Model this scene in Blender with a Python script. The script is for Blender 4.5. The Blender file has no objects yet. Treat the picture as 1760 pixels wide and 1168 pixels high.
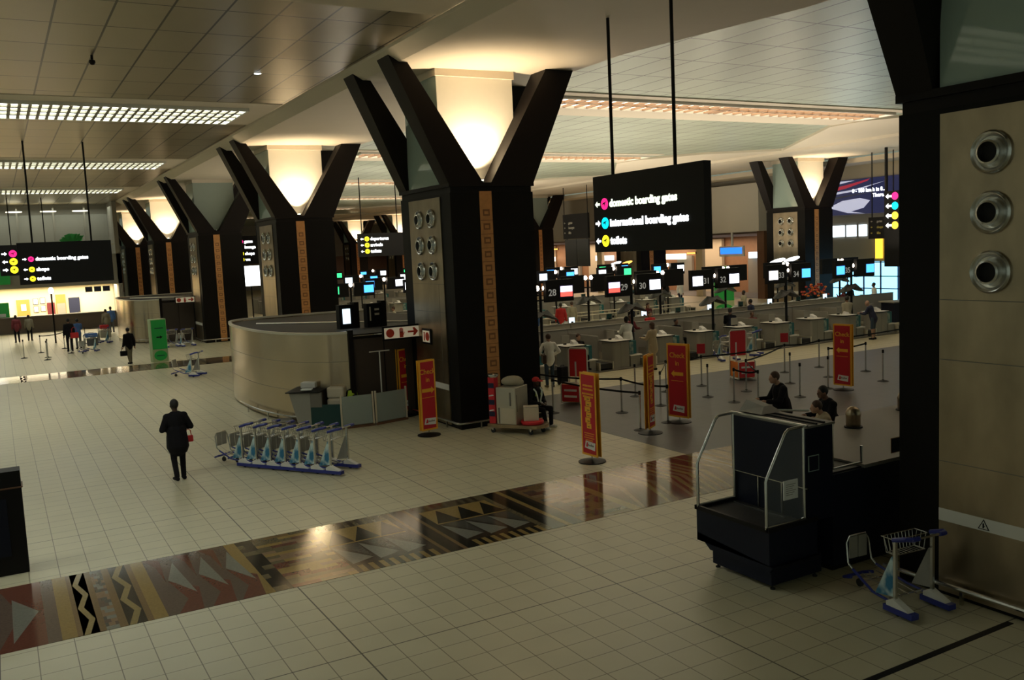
import bpy, bmesh, math, random
from mathutils import Vector, Matrix
random.seed(7)
S = bpy.context.scene
COL = S.collection
PI = math.pi

# ---------------------------------------------------------------- camera, world, exposure
FL, YAW, PIT, ROLL, CH = 1553.3, 0.5155, 0.1023, -0.0456, 4.7
fwd = Vector((math.sin(YAW)*math.cos(PIT), math.cos(YAW)*math.cos(PIT), -math.sin(PIT)))
rt0 = Vector((math.cos(YAW), -math.sin(YAW), 0)); up0 = rt0.cross(fwd)
rt = rt0*math.cos(ROLL)+up0*math.sin(ROLL); up = rt.cross(fwd)
cam = bpy.data.cameras.new('camera'); camo = bpy.data.objects.new('camera', cam); COL.objects.link(camo)
cam.sensor_fit = 'HORIZONTAL'; cam.sensor_width = 36; cam.lens = 36*FL/1760
cam.clip_start = .1; cam.clip_end = 500
camo.matrix_world = Matrix(((rt.x, up.x, -fwd.x, 0), (rt.y, up.y, -fwd.y, 0), (rt.z, up.z, -fwd.z, CH), (0, 0, 0, 1)))
S.camera = camo
S.view_settings.view_transform = 'Standard'; S.view_settings.look = 'None'
S.view_settings.gamma = 1; S.view_settings.use_curve_mapping = False
S.view_settings.exposure = 0.30
wd = bpy.data.worlds.new('world'); S.world = wd; wd.use_nodes = True
wb = wd.node_tree.nodes['Background']; wb.inputs[0].default_value = (.62, .72, .56, 1); wb.inputs[1].default_value = .24

# ---------------------------------------------------------------- materials
MATS = {}
def mat(name, col, rough=.5, metal=0, emit=None, es=0, noise=0, nscale=8, spec=None, trans=0, alpha=None):
    if name in MATS: return MATS[name]
    m = bpy.data.materials.new(name); m.use_nodes = True; nt = m.node_tree; b = nt.nodes['Principled BSDF']
    b.inputs['Base Color'].default_value = (*col, 1); b.inputs['Roughness'].default_value = rough; b.inputs['Metallic'].default_value = metal
    if spec is not None: b.inputs['Specular IOR Level'].default_value = spec
    if trans: b.inputs['Transmission Weight'].default_value = trans
    if emit: b.inputs['Emission Color'].default_value = (*emit, 1); b.inputs['Emission Strength'].default_value = es
    if noise:
        tc = nt.nodes.new('ShaderNodeTexCoord'); n = nt.nodes.new('ShaderNodeTexNoise'); n.inputs['Scale'].default_value = nscale
        r = nt.nodes.new('ShaderNodeMapRange'); r.inputs[3].default_value = 1-noise; r.inputs[4].default_value = 1+noise
        x = nt.nodes.new('ShaderNodeVectorMath'); x.operation = 'SCALE'; x.inputs[0].default_value = col
        nt.links.new(tc.outputs['Object'], n.inputs['Vector']); nt.links.new(n.outputs[0], r.inputs[0])
        nt.links.new(r.outputs[0], x.inputs['Scale']); nt.links.new(x.outputs[0], b.inputs['Base Color'])
    MATS[name] = m; return m

def grid_mat(name, col, line, px, py, ox=0, oy=0, w=.012, rough=.4, metal=0, jx=0, jy=0, jox=0, joy=0, joint=None, noise=.05, spec=.5, bump=0, vari=0):
    """tiles or panels: thin joint lines every px, py metres and wider movement joints every jx, jy metres"""
    m = bpy.data.materials.new(name); m.use_nodes = True; nt = m.node_tree; N = nt.nodes; L = nt.links; b = N['Principled BSDF']
    tc = N.new('ShaderNodeTexCoord'); sp = N.new('ShaderNodeSeparateXYZ'); L.new(tc.outputs['Object'], sp.inputs[0])
    def M(op, a, bb=None):
        n = N.new('ShaderNodeMath'); n.operation = op
        for i, v in enumerate((a, bb)):
            if v is None: continue
            if isinstance(v, (int, float)): n.inputs[i].default_value = v
            else: L.new(v, n.inputs[i])
        return n.outputs[0]
    def line_at(ax, per, off, ww):
        t = M('PINGPONG', M('ADD', sp.outputs[ax], -off+1000*per), per/2)   # distance to the next line
        return M('LESS_THAN', t, ww)
    g = M('MAXIMUM', line_at(0, px, ox, w/2), line_at(1, py, oy, w/2))
    nz = N.new('ShaderNodeTexNoise'); nz.inputs['Scale'].default_value = 1.3; nz.inputs['Detail'].default_value = 6; L.new(tc.outputs['Object'], nz.inputs['Vector'])
    r = N.new('ShaderNodeMapRange'); r.inputs[3].default_value = 1-noise; r.inputs[4].default_value = 1+noise; L.new(nz.outputs[0], r.inputs[0])
    fac = r.outputs[0]
    if vari:
        fl = N.new('ShaderNodeCombineXYZ')
        L.new(M('FLOOR', M('DIVIDE', M('ADD', sp.outputs[0], -ox), px)), fl.inputs[0]); L.new(M('FLOOR', M('DIVIDE', M('ADD', sp.outputs[1], -oy), py)), fl.inputs[1])
        wn = N.new('ShaderNodeTexWhiteNoise'); L.new(fl.outputs[0], wn.inputs[0])
        r2 = N.new('ShaderNodeMapRange'); r2.inputs[3].default_value = 1-vari; r2.inputs[4].default_value = 1+vari; L.new(wn.outputs[0], r2.inputs[0])
        fac = M('MULTIPLY', fac, r2.outputs[0])
        if bump:
            # every panel hangs at a slightly different tilt
            nm = N.new('ShaderNodeVectorMath'); nm.operation = 'SUBTRACT'; nm.inputs[1].default_value = (.5, .5, .5); L.new(wn.outputs[1], nm.inputs[0])
            sc = N.new('ShaderNodeVectorMath'); sc.operation = 'SCALE'; sc.inputs['Scale'].default_value = bump; L.new(nm.outputs[0], sc.inputs[0])
            ge = N.new('ShaderNodeNewGeometry'); ad = N.new('ShaderNodeVectorMath'); ad.operation = 'ADD'
            L.new(ge.outputs['Normal'], ad.inputs[0]); L.new(sc.outputs[0], ad.inputs[1])
            no = N.new('ShaderNodeVectorMath'); no.operation = 'NORMALIZE'; L.new(ad.outputs[0], no.inputs[0]); L.new(no.outputs[0], b.inputs['Normal'])
    vs = N.new('ShaderNodeVectorMath'); vs.operation = 'SCALE'; vs.inputs[0].default_value = col; L.new(fac, vs.inputs['Scale'])
    mx = N.new('ShaderNodeMix'); mx.data_type = 'RGBA'; L.new(g, mx.inputs[0]); L.new(vs.outputs[0], mx.inputs[6]); mx.inputs[7].default_value = (*line, 1)
    out = mx.outputs[2]
    if jx:
        j = M('MAXIMUM', line_at(0, jx, jox, w*.8), line_at(1, jy, joy, w*.8))
        m2 = N.new('ShaderNodeMix'); m2.data_type = 'RGBA'; L.new(j, m2.inputs[0]); L.new(out, m2.inputs[6]); m2.inputs[7].default_value = (*joint, 1); out = m2.outputs[2]
    L.new(out, b.inputs['Base Color']); b.inputs['Roughness'].default_value = rough; b.inputs['Metallic'].default_value = metal; b.inputs['Specular IOR Level'].default_value = spec
    MATS[name] = m; return m

def brushed(name, col, rough=.35, sx=1, sy=60, sz=1):
    m = bpy.data.materials.new(name); m.use_nodes = True; nt = m.node_tree; N = nt.nodes; L = nt.links; b = N['Principled BSDF']
    tc = N.new('ShaderNodeTexCoord'); mp = N.new('ShaderNodeMapping'); mp.inputs['Scale'].default_value = (sx, sy, sz)
    n = N.new('ShaderNodeTexNoise'); n.inputs['Scale'].default_value = 1; n.inputs['Detail'].default_value = 5
    L.new(tc.outputs['Object'], mp.inputs[0]); L.new(mp.outputs[0], n.inputs['Vector'])
    r = N.new('ShaderNodeMapRange'); r.inputs[3].default_value = .55; r.inputs[4].default_value = 1.45; L.new(n.outputs[0], r.inputs[0])  # wide tone swings paint mottled reflections into the metal colour
    vs = N.new('ShaderNodeVectorMath'); vs.operation = 'SCALE'; vs.inputs[0].default_value = col; L.new(r.outputs[0], vs.inputs['Scale']); L.new(vs.outputs[0], b.inputs['Base Color'])
    r3 = N.new('ShaderNodeMapRange'); r3.inputs[3].default_value = rough*.8; r3.inputs[4].default_value = rough*1.3; L.new(n.outputs[0], r3.inputs[0]); L.new(r3.outputs[0], b.inputs['Roughness'])
    b.inputs['Metallic'].default_value = 1
    MATS[name] = m; return m

TILE = .4145
grid_mat('floor_tile', (.54, .495, .335), (.20, .17, .11), TILE, TILE, 3.37, 9.9, .012, .36, 0, 3.73, 3.73, 3.37, 9.9, (.09, .075, .05), .10, .45)
grid_mat('floor_dark_tile', (.125, .125, .125), (.08, .08, .08), .6, .6, 0, 0, .01, .42, 0, noise=.12, spec=.3)
grid_mat('ceiling_panel', (.42, .36, .255), (.04, .03, .02), 1.01, 1.98, 1.44, .9, .045, .33, .35, noise=.04, vari=.04, bump=.02)
grid_mat('ceiling_panel_hall', (.40, .455, .365), (.04, .035, .03), 1.0, 2.2, .4, 0, .05, .38, .25, noise=.04, vari=.05, bump=.02)  # teal light falling on the hall ceiling is tinted into the panel colour
mat('plaster', (.66, .585, .47), .75, noise=.03, nscale=1)
mat('granite', (.0075, .006, .005), .5, noise=.6, nscale=90, spec=.12)
mat('black_steel', (.010, .007, .006), .5, spec=.15)
mat('black', (.008, .007, .007), .5, spec=.2)
mat('navy_black', (.009, .011, .024), .45, spec=.2)
mat('rubber', (.02, .02, .02), .8)
brushed('stainless', (.37, .295, .20), .33, 2.2, 2.2, 1.2)
brushed('stainless_drum', (.50, .40, .28), .22, .4, .4, .4)
MATS['stainless_drum'].node_tree.nodes['Principled BSDF'].inputs['Anisotropic'].default_value = .85
MATS['stainless_drum'].node_tree.nodes['Principled BSDF'].inputs['Anisotropic Rotation'].default_value = .25
mat('steel', (.62, .62, .60), .25, 1)
mat('chrome', (.75, .75, .75), .12, 1)
mat('copper', (.56, .26, .085), .5, .1, noise=.25, nscale=7)
mat('copper_dark', (.24, .10, .035), .6)
mat('frosted', (.74, .71, .62), .35, noise=.02)
mat('frosted_off', (.33, .40, .36), .2, noise=.02)  # frosted panel with its uplight off, the missing light darkened into the colour
mat('frosted_teal', (.36, .46, .42), .04, noise=.03)
mat('glass', (.75, .85, .82), .03, 0, trans=1)
mat('lamp_warm', (1, .9, .7), .5, emit=(1, .80, .52), es=30)
mat('lamp_white', (1, 1, 1), .5, emit=(.9, .95, 1), es=12)
mat('strip_light', (.9, .95, 1), .5, emit=(.90, .97, .90), es=5.4)
mat('strip_light_warm', (.9, .85, .7), .5, emit=(1, .80, .58), es=2.2)
mat('louvre', (.40, .37, .28), .5, .2)
mat('louvre_warm', (.42, .28, .18), .5, .2)
mat('white_paint', (.72, .70, .64), .5)
mat('grey_laminate', (.30, .285, .245), .45, noise=.06, nscale=3)
mat('grey_laminate_dark', (.17, .155, .13), .5)
mat('wood_orange', (.34, .185, .10), .5, noise=.15, nscale=3)
mat('wood_brown', (.14, .065, .03), .5, noise=.15, nscale=3)
mat('cream_wall', (.62, .54, .40), .7)
mat('grey_wall', (.28, .265, .23), .7)
mat('red', (.56, .014, .028), .5)
mat('bright_red', (.65, .02, .03), .5)
mat('yellow', (.88, .44, .03), .5)
mat('orange', (.75, .20, .02), .5)
mat('white', (.8, .8, .78), .5)
mat('teal', (.01, .13, .15), .4)
mat('teal_dark', (.004, .045, .042), .5)
mat('blue_plastic', (.02, .03, .22), .35)
mat('blue', (.02, .06, .35), .4)
mat('navy', (.012, .016, .05), .7)
mat('green', (.03, .30, .06), .5)
mat('green_light', (.45, .55, .30), .5)
mat('skin_dark', (.055, .026, .016), .5)
mat('skin_mid', (.20, .10, .06), .5)
mat('skin_light', (.42, .24, .16), .5)
mat('hair_black', (.008, .007, .006), .6)
mat('hair_brown', (.06, .028, .015), .6)
mat('cloth_black', (.008, .007, .009), .85, spec=.2)
mat('cloth_white', (.85, .84, .78), .8)
mat('cloth_cream', (.38, .35, .26), .8)
mat('cloth_beige', (.42, .34, .22), .8)
mat('cloth_red', (.50, .02, .02), .8)
mat('cloth_maroon', (.14, .015, .02), .8)
mat('cloth_denim', (.03, .055, .085), .8)
mat('cloth_grey', (.10, .10, .10), .8)
mat('cloth_khaki', (.20, .17, .11), .8)
mat('cloth_blue', (.05, .12, .30), .8)
mat('hi_vis', (.45, .62, .03), .6, emit=(.5, .7, .05), es=0)
mat('reflective', (.8, .85, .75), .3)
for nm, c, s in (('glow_white', (.92, .97, 1), 2.6), ('glow_text', (.85, .95, .72), 1.3), ('glow_pink', (.9, .02, .25), .9), ('glow_cyan', (.0, .75, .95), 1.0),
                 ('glow_yellow', (1, .85, .02), 1.3), ('glow_blue', (.02, .16, 1), 1.6), ('glow_sky', (.30, .72, 1), 1.7), ('glow_red', (1, .08, .06), 1.7),
                 ('glow_green', (.05, .9, .3), 1.2), ('glow_cream', (1, .92, .70), 1.6), ('glow_orange', (1, .45, .08), 2.2), ('glow_pale', (.7, .85, .95), 1.2)):
    mat(nm, c, .5, emit=c, es=s)
for i, c in enumerate([(.135, .050, .032), (.115, .082, .062), (.26, .175, .06), (.020, .018, .013), (.17, .11, .05), (.19, .185, .15), (.045, .030, .020), (.12, .095, .05), (.22, .145, .085), (.085, .080, .065), (.25, .19, .08), (.24, .23, .18)]):
    mat('mosaic_%s' % ('red brown ochre black tan grey umber olive salmon slate sand pale'.split()[i]), c, .10, noise=.22, nscale=26, spec=.42)

# ---------------------------------------------------------------- mesh helpers
class MB:
    def __init__(s): s.v = []; s.f = []; s.m = []; s.mats = []
    def mi(s, m):
        if m not in s.mats: s.mats.append(m)
        return s.mats.index(m)
    def add(s, vs, fs, m):
        o = len(s.v); s.v += [tuple(v) for v in vs]; k = s.mi(m)
        for f in fs: s.f.append(tuple(i+o for i in f)); s.m.append(k)
    def box(s, x0, x1, y0, y1, z0, z1, m):
        s.hexa([(x0, y0, z0), (x1, y0, z0), (x1, y1, z0), (x0, y1, z0), (x0, y0, z1), (x1, y0, z1), (x1, y1, z1), (x0, y1, z1)], m)
    def hexa(s, p, m):
        s.add(p, [(3, 2, 1, 0), (4, 5, 6, 7), (0, 1, 5, 4), (1, 2, 6, 5), (2, 3, 7, 6), (3, 0, 4, 7)], m)
    def prism(s, poly, axis, a, b, m):
        """poly in the other two axes, extruded along axis from a to b"""
        n = len(poly)
        def P(q, t): return {'x': (t, q[0], q[1]), 'y': (q[0], t, q[1]), 'z': (q[0], q[1], t)}[axis]
        vs = [P(q, a) for q in poly]+[P(q, b) for q in poly]
        s.add(vs, [tuple(range(n))[::-1], tuple(range(n, 2*n))]+[(i, (i+1) % n, n+(i+1) % n, n+i) for i in range(n)], m)
    def tube(s, pts, r, m, n=8, r2=None, caps=True):
        pts = [Vector(p) for p in pts]; rings = []
        prev = None
        for i, p in enumerate(pts):
            d = (pts[min(i+1, len(pts)-1)]-pts[max(i-1, 0)]).normalized()
            a = prev if prev is not None else (Vector((0, 0, 1)) if abs(d.z) < .9 else Vector((1, 0, 0)))
            u = (a-d*a.dot(d)).normalized(); w = d.cross(u); prev = u
            rr = r if r2 is None else r+(r2-r)*i/(len(pts)-1)
            rings.append([p+(u*math.cos(2*PI*k/n)+w*math.sin(2*PI*k/n))*rr for k in range(n)])
        vs = [v for ri in rings for v in ri]; fs = []
        for i in range(len(pts)-1):
            for k in range(n): fs.append((i*n+k, i*n+(k+1) % n, (i+1)*n+(k+1) % n, (i+1)*n+k))
        if caps: fs += [tuple(range(n))[::-1], tuple((len(pts)-1)*n+k for k in range(n))]
        s.add(vs, fs, m)
    def lathe(s, prof, m, c=(0, 0, 0), n=20, axis='z'):
        vs = []; fs = []
        for r, z in prof:
            for k in range(n):
                a = 2*PI*k/n; x, y = r*math.cos(a), r*math.sin(a)
                q = {'z': (x, y, z), 'x': (z, x, y), 'y': (x, z, y)}[axis]
                vs.append((c[0]+q[0], c[1]+q[1], c[2]+q[2]))
        for i in range(len(prof)-1):
            for k in range(n): fs.append((i*n+k, i*n+(k+1) % n, (i+1)*n+(k+1) % n, (i+1)*n+k))
        fs += [tuple(range(n))[::-1], tuple((len(prof)-1)*n+k for k in range(n))]
        s.add(vs, fs, m)
    def ell(s, c, r, m, nu=12, nv=8, rot=None):
        vs = []; fs = []
        for i in range(nv+1):
            t = PI*i/nv
            for k in range(nu):
                a = 2*PI*k/nu; p = Vector((r[0]*math.sin(t)*math.cos(a), r[1]*math.sin(t)*math.sin(a), r[2]*math.cos(t)))
                if rot: p = rot @ p
                vs.append(p+Vector(c))
        for i in range(nv):
            for k in range(nu): fs.append((i*nu+k, i*nu+(k+1) % nu, (i+1)*nu+(k+1) % nu, (i+1)*nu+k))
        s.add(vs, fs, m)
    def cap(s, p0, p1, r0, r1, m, n=10):
        """rounded cone between two joints"""
        p0 = Vector(p0); p1 = Vector(p1); d = (p1-p0); L = d.length; d = d/L if L > 1e-6 else Vector((0, 0, 1))
        a = Vector((0, 1, 0)) if abs(d.y) < .9 else Vector((1, 0, 0)); u = (a-d*a.dot(d)).normalized(); w = d.cross(u)
        st = [(-math.cos(t)*r0, math.sin(t)*r0) for t in (0.25, .8, 1.3)]+[(L+math.sin(t)*r1, math.cos(t)*r1) for t in (0.1, .7, 1.3)]
        vs = [p0+d*z+(u*math.cos(2*PI*k/n)+w*math.sin(2*PI*k/n))*r for z, r in st for k in range(n)]
        fs = [(i*n+k, i*n+(k+1) % n, (i+1)*n+(k+1) % n, (i+1)*n+k) for i in range(len(st)-1) for k in range(n)]
        fs += [tuple(range(n))[::-1], tuple((len(st)-1)*n+k for k in range(n))]
        s.add(vs, fs, m)
    def build(s, name, parent=None, smooth=False, bevel=0, remesh=0):
        me = bpy.data.meshes.new(name); me.from_pydata(s.v, [], s.f)
        for m in s.mats: me.materials.append(MATS[m])
        me.polygons.foreach_set('material_index', s.m)
        bm = bmesh.new(); bm.from_mesh(me); bmesh.ops.recalc_face_normals(bm, faces=bm.faces); bm.to_mesh(me); bm.free()
        if smooth:
            me.polygons.foreach_set('use_smooth', [True]*len(me.polygons))
            if not remesh: me.set_sharp_from_angle(angle=math.radians(38))
        me.update()
        o = bpy.data.objects.new(name, me); COL.objects.link(o)
        if parent: o.parent = parent
        if bevel:
            b = o.modifiers.new('bevel', 'BEVEL'); b.width = bevel; b.segments = 2; b.limit_method = 'ANGLE'
        if remesh:
            b = o.modifiers.new('remesh', 'REMESH'); b.mode = 'VOXEL'; b.voxel_size = remesh; b.use_smooth_shade = True
            b = o.modifiers.new('smooth', 'SMOOTH'); b.factor = .5; b.iterations = 4
        return o
def tag(o, label, cat, group=None):
    o['label'] = label; o['category'] = cat
    if group: o['group'] = group
    return o
def struct(o): o['kind'] = 'structure'; return o
def thing(name, label, cat, loc=(0, 0, 0), rz=0, group=None):
    o = bpy.data.objects.new(name, None); COL.objects.link(o); o.empty_display_size = .2
    o.location = loc; o.rotation_euler = (0, 0, rz); return tag(o, label, cat, group)
KIDS = {}
def copy_tree(o, parent=None):
    c = o.copy(); COL.objects.link(c)
    if parent: c.parent = parent
    for ch in list(o.children): copy_tree(ch, c)
    return c
def dup(o, label, loc, rz=0, group=None):
    c = copy_tree(o); c.location = loc; c.rotation_euler = (0, 0, rz); c['label'] = label
    if group: c['group'] = group
    return c
def text(s, name, size, m, parent, loc, rot, depth=.004, align='LEFT', bold=0):
    cu = bpy.data.curves.new(name, 'FONT'); cu.body = s; cu.size = size; cu.extrude = depth; cu.align_x = align; cu.offset = bold; cu.resolution_u = 3
    t = bpy.data.objects.new(name, cu); COL.objects.link(t); t.data.materials.append(MATS[m])
    dg = bpy.context.evaluated_depsgraph_get(); me = bpy.data.meshes.new_from_object(t.evaluated_get(dg)); bpy.data.objects.remove(t)
    o = bpy.data.objects.new(name, me); COL.objects.link(o); o.parent = parent; o.location = loc; o.rotation_euler = rot
    return o
# rotations that lay lettering on a wall facing -Y, or facing -X
FACE_Y = (PI/2, 0, 0); FACE_X = (PI/2, 0, -PI/2)

# ---------------------------------------------------------------- the setting: floor
b = MB(); b.box(-25, 60, -8, 150, -.2, 0, 'floor_tile'); struct(b.build('floor'))
b = MB()
b.prism([(12.85, 15.12), (48, 15.12), (48, 24.0), (12.85, 24.0)], 'z', 0.0, .004, 'floor_dark_tile')
struct(b.build('floor_dark_inlay'))
def mosaic(y0, name, seed, x0=-6, x1=30):
    """floor band of polished stone: y0 near edge, 2.62 m deep"""
    b = MB(); Z0, Z1 = .0, .004; R = random.Random(seed); D = 2.62; k = [0]
    def q(poly, m, lift=0):
        k[0] += 1; b.prism([(x, y0+y) for x, y in poly], 'z', Z0, Z1+lift*.0006, 'mosaic_'+m)
    def st(xa, xb, m, ya=0, yb=D, l=0): q([(xa, ya), (xb, ya), (xb, yb), (xa, yb)], m, l)
    def zig(xa, xb):
        st(xa, xb, 'black'); n = 5; w = xb-xa; h = D/n
        for i in range(n):
            a, c = (.05, .55) if i % 2 == 0 else (.55, .05)
            q([(xa+a*w, i*h), (xa+(a+.38)*w, i*h), (xa+(c+.38)*w, (i+1)*h), (xa+c*w, (i+1)*h)], 'sand', 1)
    def bricks(xa, xb, cols, ya=0, yb=D, bh=.13, bl=.42, l=1):
        y = ya; r = 0
        while y < yb-.01:
            x = xa-(r % 2)*bl/2
            while x < xb:
                xs, xe = max(x, xa), min(x+bl, xb)
                if xe > xs+.01: q([(xs, y), (xe, y), (xe, min(y+bh, yb)), (xs, min(y+bh, yb))], R.choice(cols), l)
                x += bl
            y += bh; r += 1
    st(x0, -2.5, 'brown'); st(-2.5, -.38, 'brown')
    for t in range(3): q([(-2.3+t*.6, .3), (-1.95+t*.6, 1.5), (-2.3+t*.6, 2.3)], 'red', 1)
    st(-.38, .18, 'red'); q([(-.38, .0), (-.1, 1.3), (-.38, 2.62)], 'brown', 1); q([(-.2, .25), (.12, 1.3), (-.2, 2.0)], 'grey', 2)
    st(.18, .5, 'brown', l=0); st(.5, .95, 'ochre'); st(.86, .97, 'tan', l=1)
    st(.5, .72, 'brown', l=0)
    # yellow, brown, zigzag, speckled centre, zigzag, yellow
    st(.18, .34, 'brown', l=1); st(.34, .52, 'ochre', l=1); st(.52, .58, 'tan', l=1)
    zig(.58, .78); st(.78, .86, 'tan', l=2); bricks(.86, 1.02, ['brown', 'grey', 'slate', 'salmon'], l=2, bl=.08); st(1.02, 1.12, 'tan', l=2)
    zig(1.12, 1.36); st(1.36, 1.44, 'tan', l=2); st(1.44, 1.62, 'ochre', l=2)
    st(1.62, 2.88, 'brown')
    for xx in (1.66, 2.1, 2.5):
        q([(xx+.14, 1.35), (xx+.2, 2.5), (xx-.03, 2.62), (xx+.1, 2.2)], 'red', 1); q([(xx+.17, 1.4), (xx+.52, .9), (xx+.42, 0), (xx+.1, 0), (xx+.3, .5)], 'red', 1)
        q([(xx+.2, 1.45), (xx+.55, .95), (xx+.38, 2.15), (xx+.36, 2.4)][0:0] or [(xx+.18, 1.45), (xx+.46, .7), (xx+.36, 2.25)], 'grey', 2)
    st(2.88, 3.06, 'ochre'); st(3.06, 3.32, 'black')
    bricks(3.06, 3.32, ['black', 'umber', 'olive', 'black'], l=1, bh=.2, bl=.2)
    bricks(3.32, 4.3, ['salmon', 'tan', 'olive', 'red', 'ochre'])
    for X in (4.3, 6.25):
        w = 1.35; st(X, X+w, 'olive'); n = 8
        for i in range(n):
            st(X+i*w/n, X+(i+.5)*w/n, 'black', 0, .32, 1); st(X+i*w/n, X+(i+.5)*w/n, 'umber', 2.25, D, 1)
            st(X+(i+.5)*w/n, X+(i+1)*w/n, 'ochre', 0, .32, 1)
        st(X, X+w, 'umber', .32, 1.4, 1); st(X, X+w, 'ochre', 1.4, 2.25, 1)
        for t in range(3):
            a = X+.02+t*w/3
            q([(a, 1.35), (a+.04, .42), (a+.42, .55)], 'grey', 2); q([(a, 1.45), (a+.44, 1.45), (a+.3, 2.2)], 'black', 2)
            q([(a+.44, 1.35), (a+.43, .6), (a+.08, 1.38)], 'slate', 2)
    for i, (xa, m) in enumerate(((5.65, 'umber'), (5.75, 'tan'), (5.82, 'black'), (5.95, 'umber'), (6.05, 'tan'), (6.12, 'black'))): st(xa, [5.75, 5.82, 5.95, 6.05, 6.12, 6.25][i], m)
    for i, (xa, m) in enumerate(((7.6, 'olive'), (7.72, 'black'), (7.9, 'umber'), (8.0, 'ochre'), (8.1, 'black'), (8.25, 'umber'), (8.33, 'tan'))): st(xa, [7.72, 7.9, 8.0, 8.1, 8.25, 8.33, 8.42][i], m)
    bricks(8.42, 9.4, ['brown', 'red', 'tan', 'slate', 'salmon'], bh=.16, bl=.5)
    st(9.4, 9.6, 'ochre')
    st(9.6, 12.6, 'red')
    for t in range(16):
        xx = 9.6+t*.19; q([(xx, 0), (xx+.06, 0), (xx+.55, 1.3), (xx+.35, D), (xx+.3, D), (xx+.42, 1.3)], R.choice(['tan', 'brown', 'salmon', 'sand', 'umber']), 1)
    xx = 12.6
    while xx < x1:
        w = R.uniform(.12, .4); st(xx, min(xx+w, x1), R.choice(['slate', 'pale', 'grey', 'olive', 'pale', 'sand'])); xx += w
    xx = 12.7
    while xx < x1-1:
        q([(xx, 0), (xx+.08, 0), (xx+.6, 1.5), (xx+.5, D), (xx+.4, D), (xx+.46, 1.5)], R.choice(['ochre', 'umber', 'slate', 'pale']), 2); xx += R.uniform(.35, .7)
    return struct(b.build(name))
mosaic(12.5, 'floor_mosaic_band', 3)
mosaic(42.75, 'floor_mosaic_band', 5, -12, 12.8)
b = MB(); b.box(4, 10.1, 6.09, 6.17, 0, .004, 'black'); struct(b.build('floor_joint_strip'))

# ---------------------------------------------------------------- ceilings
ZC = 9.6
b = MB(); b.box(-25, 8.6, -8, 80, ZC, ZC+.2, 'ceiling_panel'); struct(b.build('ceiling'))
b = MB(); b.box(14.3, 40.2, -8, 150, ZC+.02, ZC+.2, 'ceiling_panel_hall'); struct(b.build('ceiling'))
def soffit(x, name):
    b = MB(); b.prism([(x-1.68, 9.66), (x-1.60, 9.55), (x-1.2, 9.33), (x+4.0, 9.40), (x+4.1, 9.66), (x+4, 9.95), (x-1.68, 9.95)], 'y', -8, 150, 'plaster'); return struct(b.build(name))
XA, XB = 10.26, 43.69
soffit(XA, 'ceiling_soffit'); 
b = MB(); b.prism([(XB-3.8, 9.66), (XB-3.7, 9.36), (XB+4.0, 9.40), (XB+4.1, 9.66), (XB+4, 9.95), (XB-3.7, 9.95)], 'y', -8, 150, 'plaster'); struct(b.build('ceiling_soffit'))
b = MB(); b.box(47.6, 52, -8, 150, 9.0, 9.3, 'plaster'); struct(b.build('ceiling'))
# plain bays that narrow the panelled field in front of the second row of columns
b = MB()
for k in range(-1, 6):
    y = 16.41*k
    b.prism([(40, 38+y), (33.8, 29.2+y), (33.8, 27.3+y), (36, 24+y), (40, 21.6+y)], 'z', 9.5, 9.66, 'plaster')
    b.prism([(14.2, 20+y), (15.4, 13.9+y), (15.4, 12.6+y), (14.2, 7.5+y)], 'z', 9.45, 9.66, 'plaster')
    b.box(15.4, 34, 27.3+y, 29.1+y, 9.55, 9.66, 'plaster')
    b.box(15.4, 34, 24.9+y, 25.5+y, 9.58, 9.66, 'plaster')
struct(b.build('ceiling_plain_bay'))
b = MB()
for k in range(-1, 3): b.box(-25, 8.55, 29.35+16.41*k, 34.0+16.41*k, 9.585, 9.6, 'plaster')
struct(b.build('ceiling_plain_bay'))

def light_strip(x0, x1, y0, y1, em, lv, label, cell=.27, rows=4):
    t = thing('ceiling_light', label, 'ceiling light', ((x0+x1)/2, (y0+y1)/2, 9.58), 0, 'louvred ceiling lights')
    hx, hy = (x1-x0)/2, (y1-y0)/2
    b = MB(); 
    for s in (-1, 1):
        b.box(-hx-.05, hx+.05, s*hy-.04, s*hy+.04, -.10, .02, 'white_paint'); b.box(s*hx-.04, s*hx+.04, -hy, hy, -.10, .02, 'white_paint')
    b.box(-.06, .06, -hy, hy, -.10, .02, lv)
    b.build('frame', t)
    b = MB(); b.box(-hx, hx, -hy, hy, -.012, .004, em); b.build('diffuser', t)
    b = MB(); n = int(2*hx/cell)
    for i in range(1, n): b.box(-hx+i*2*hx/n-.045, -hx+i*2*hx/n+.045, -hy, hy, -.09, -.015, lv)
    for i in range(1, rows): b.box(-hx, hx, -hy+i*2*hy/rows-.09, -hy+i*2*hy/rows+.09, -.09, -.015, lv)
    b.build('louvre_grille', t)
    return t
wh = ['nearest', 'second from the camera', 'third', 'farthest']
for k in (-1, 0, 1, 2):
    light_strip(-12, 7.65 if k >= 0 else 5.0, 30.3+16.41*k, 33.3+16.41*k, 'strip_light', 'louvre', 'long louvred ceiling light over the left aisle, %s' % wh[k+1])
for k in (-1, 0, 1, 2, 3, 4, 5):
    light_strip(15.9, 33.4, 25.5+16.41*k, 27.2+16.41*k, 'strip_light_warm', 'louvre_warm', 'louvred warm light strip in the check-in hall ceiling, %s of the row' % ['first', 'second', 'third', 'fourth', 'fifth', 'sixth', 'last'][k+1], .5, 2)

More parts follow.
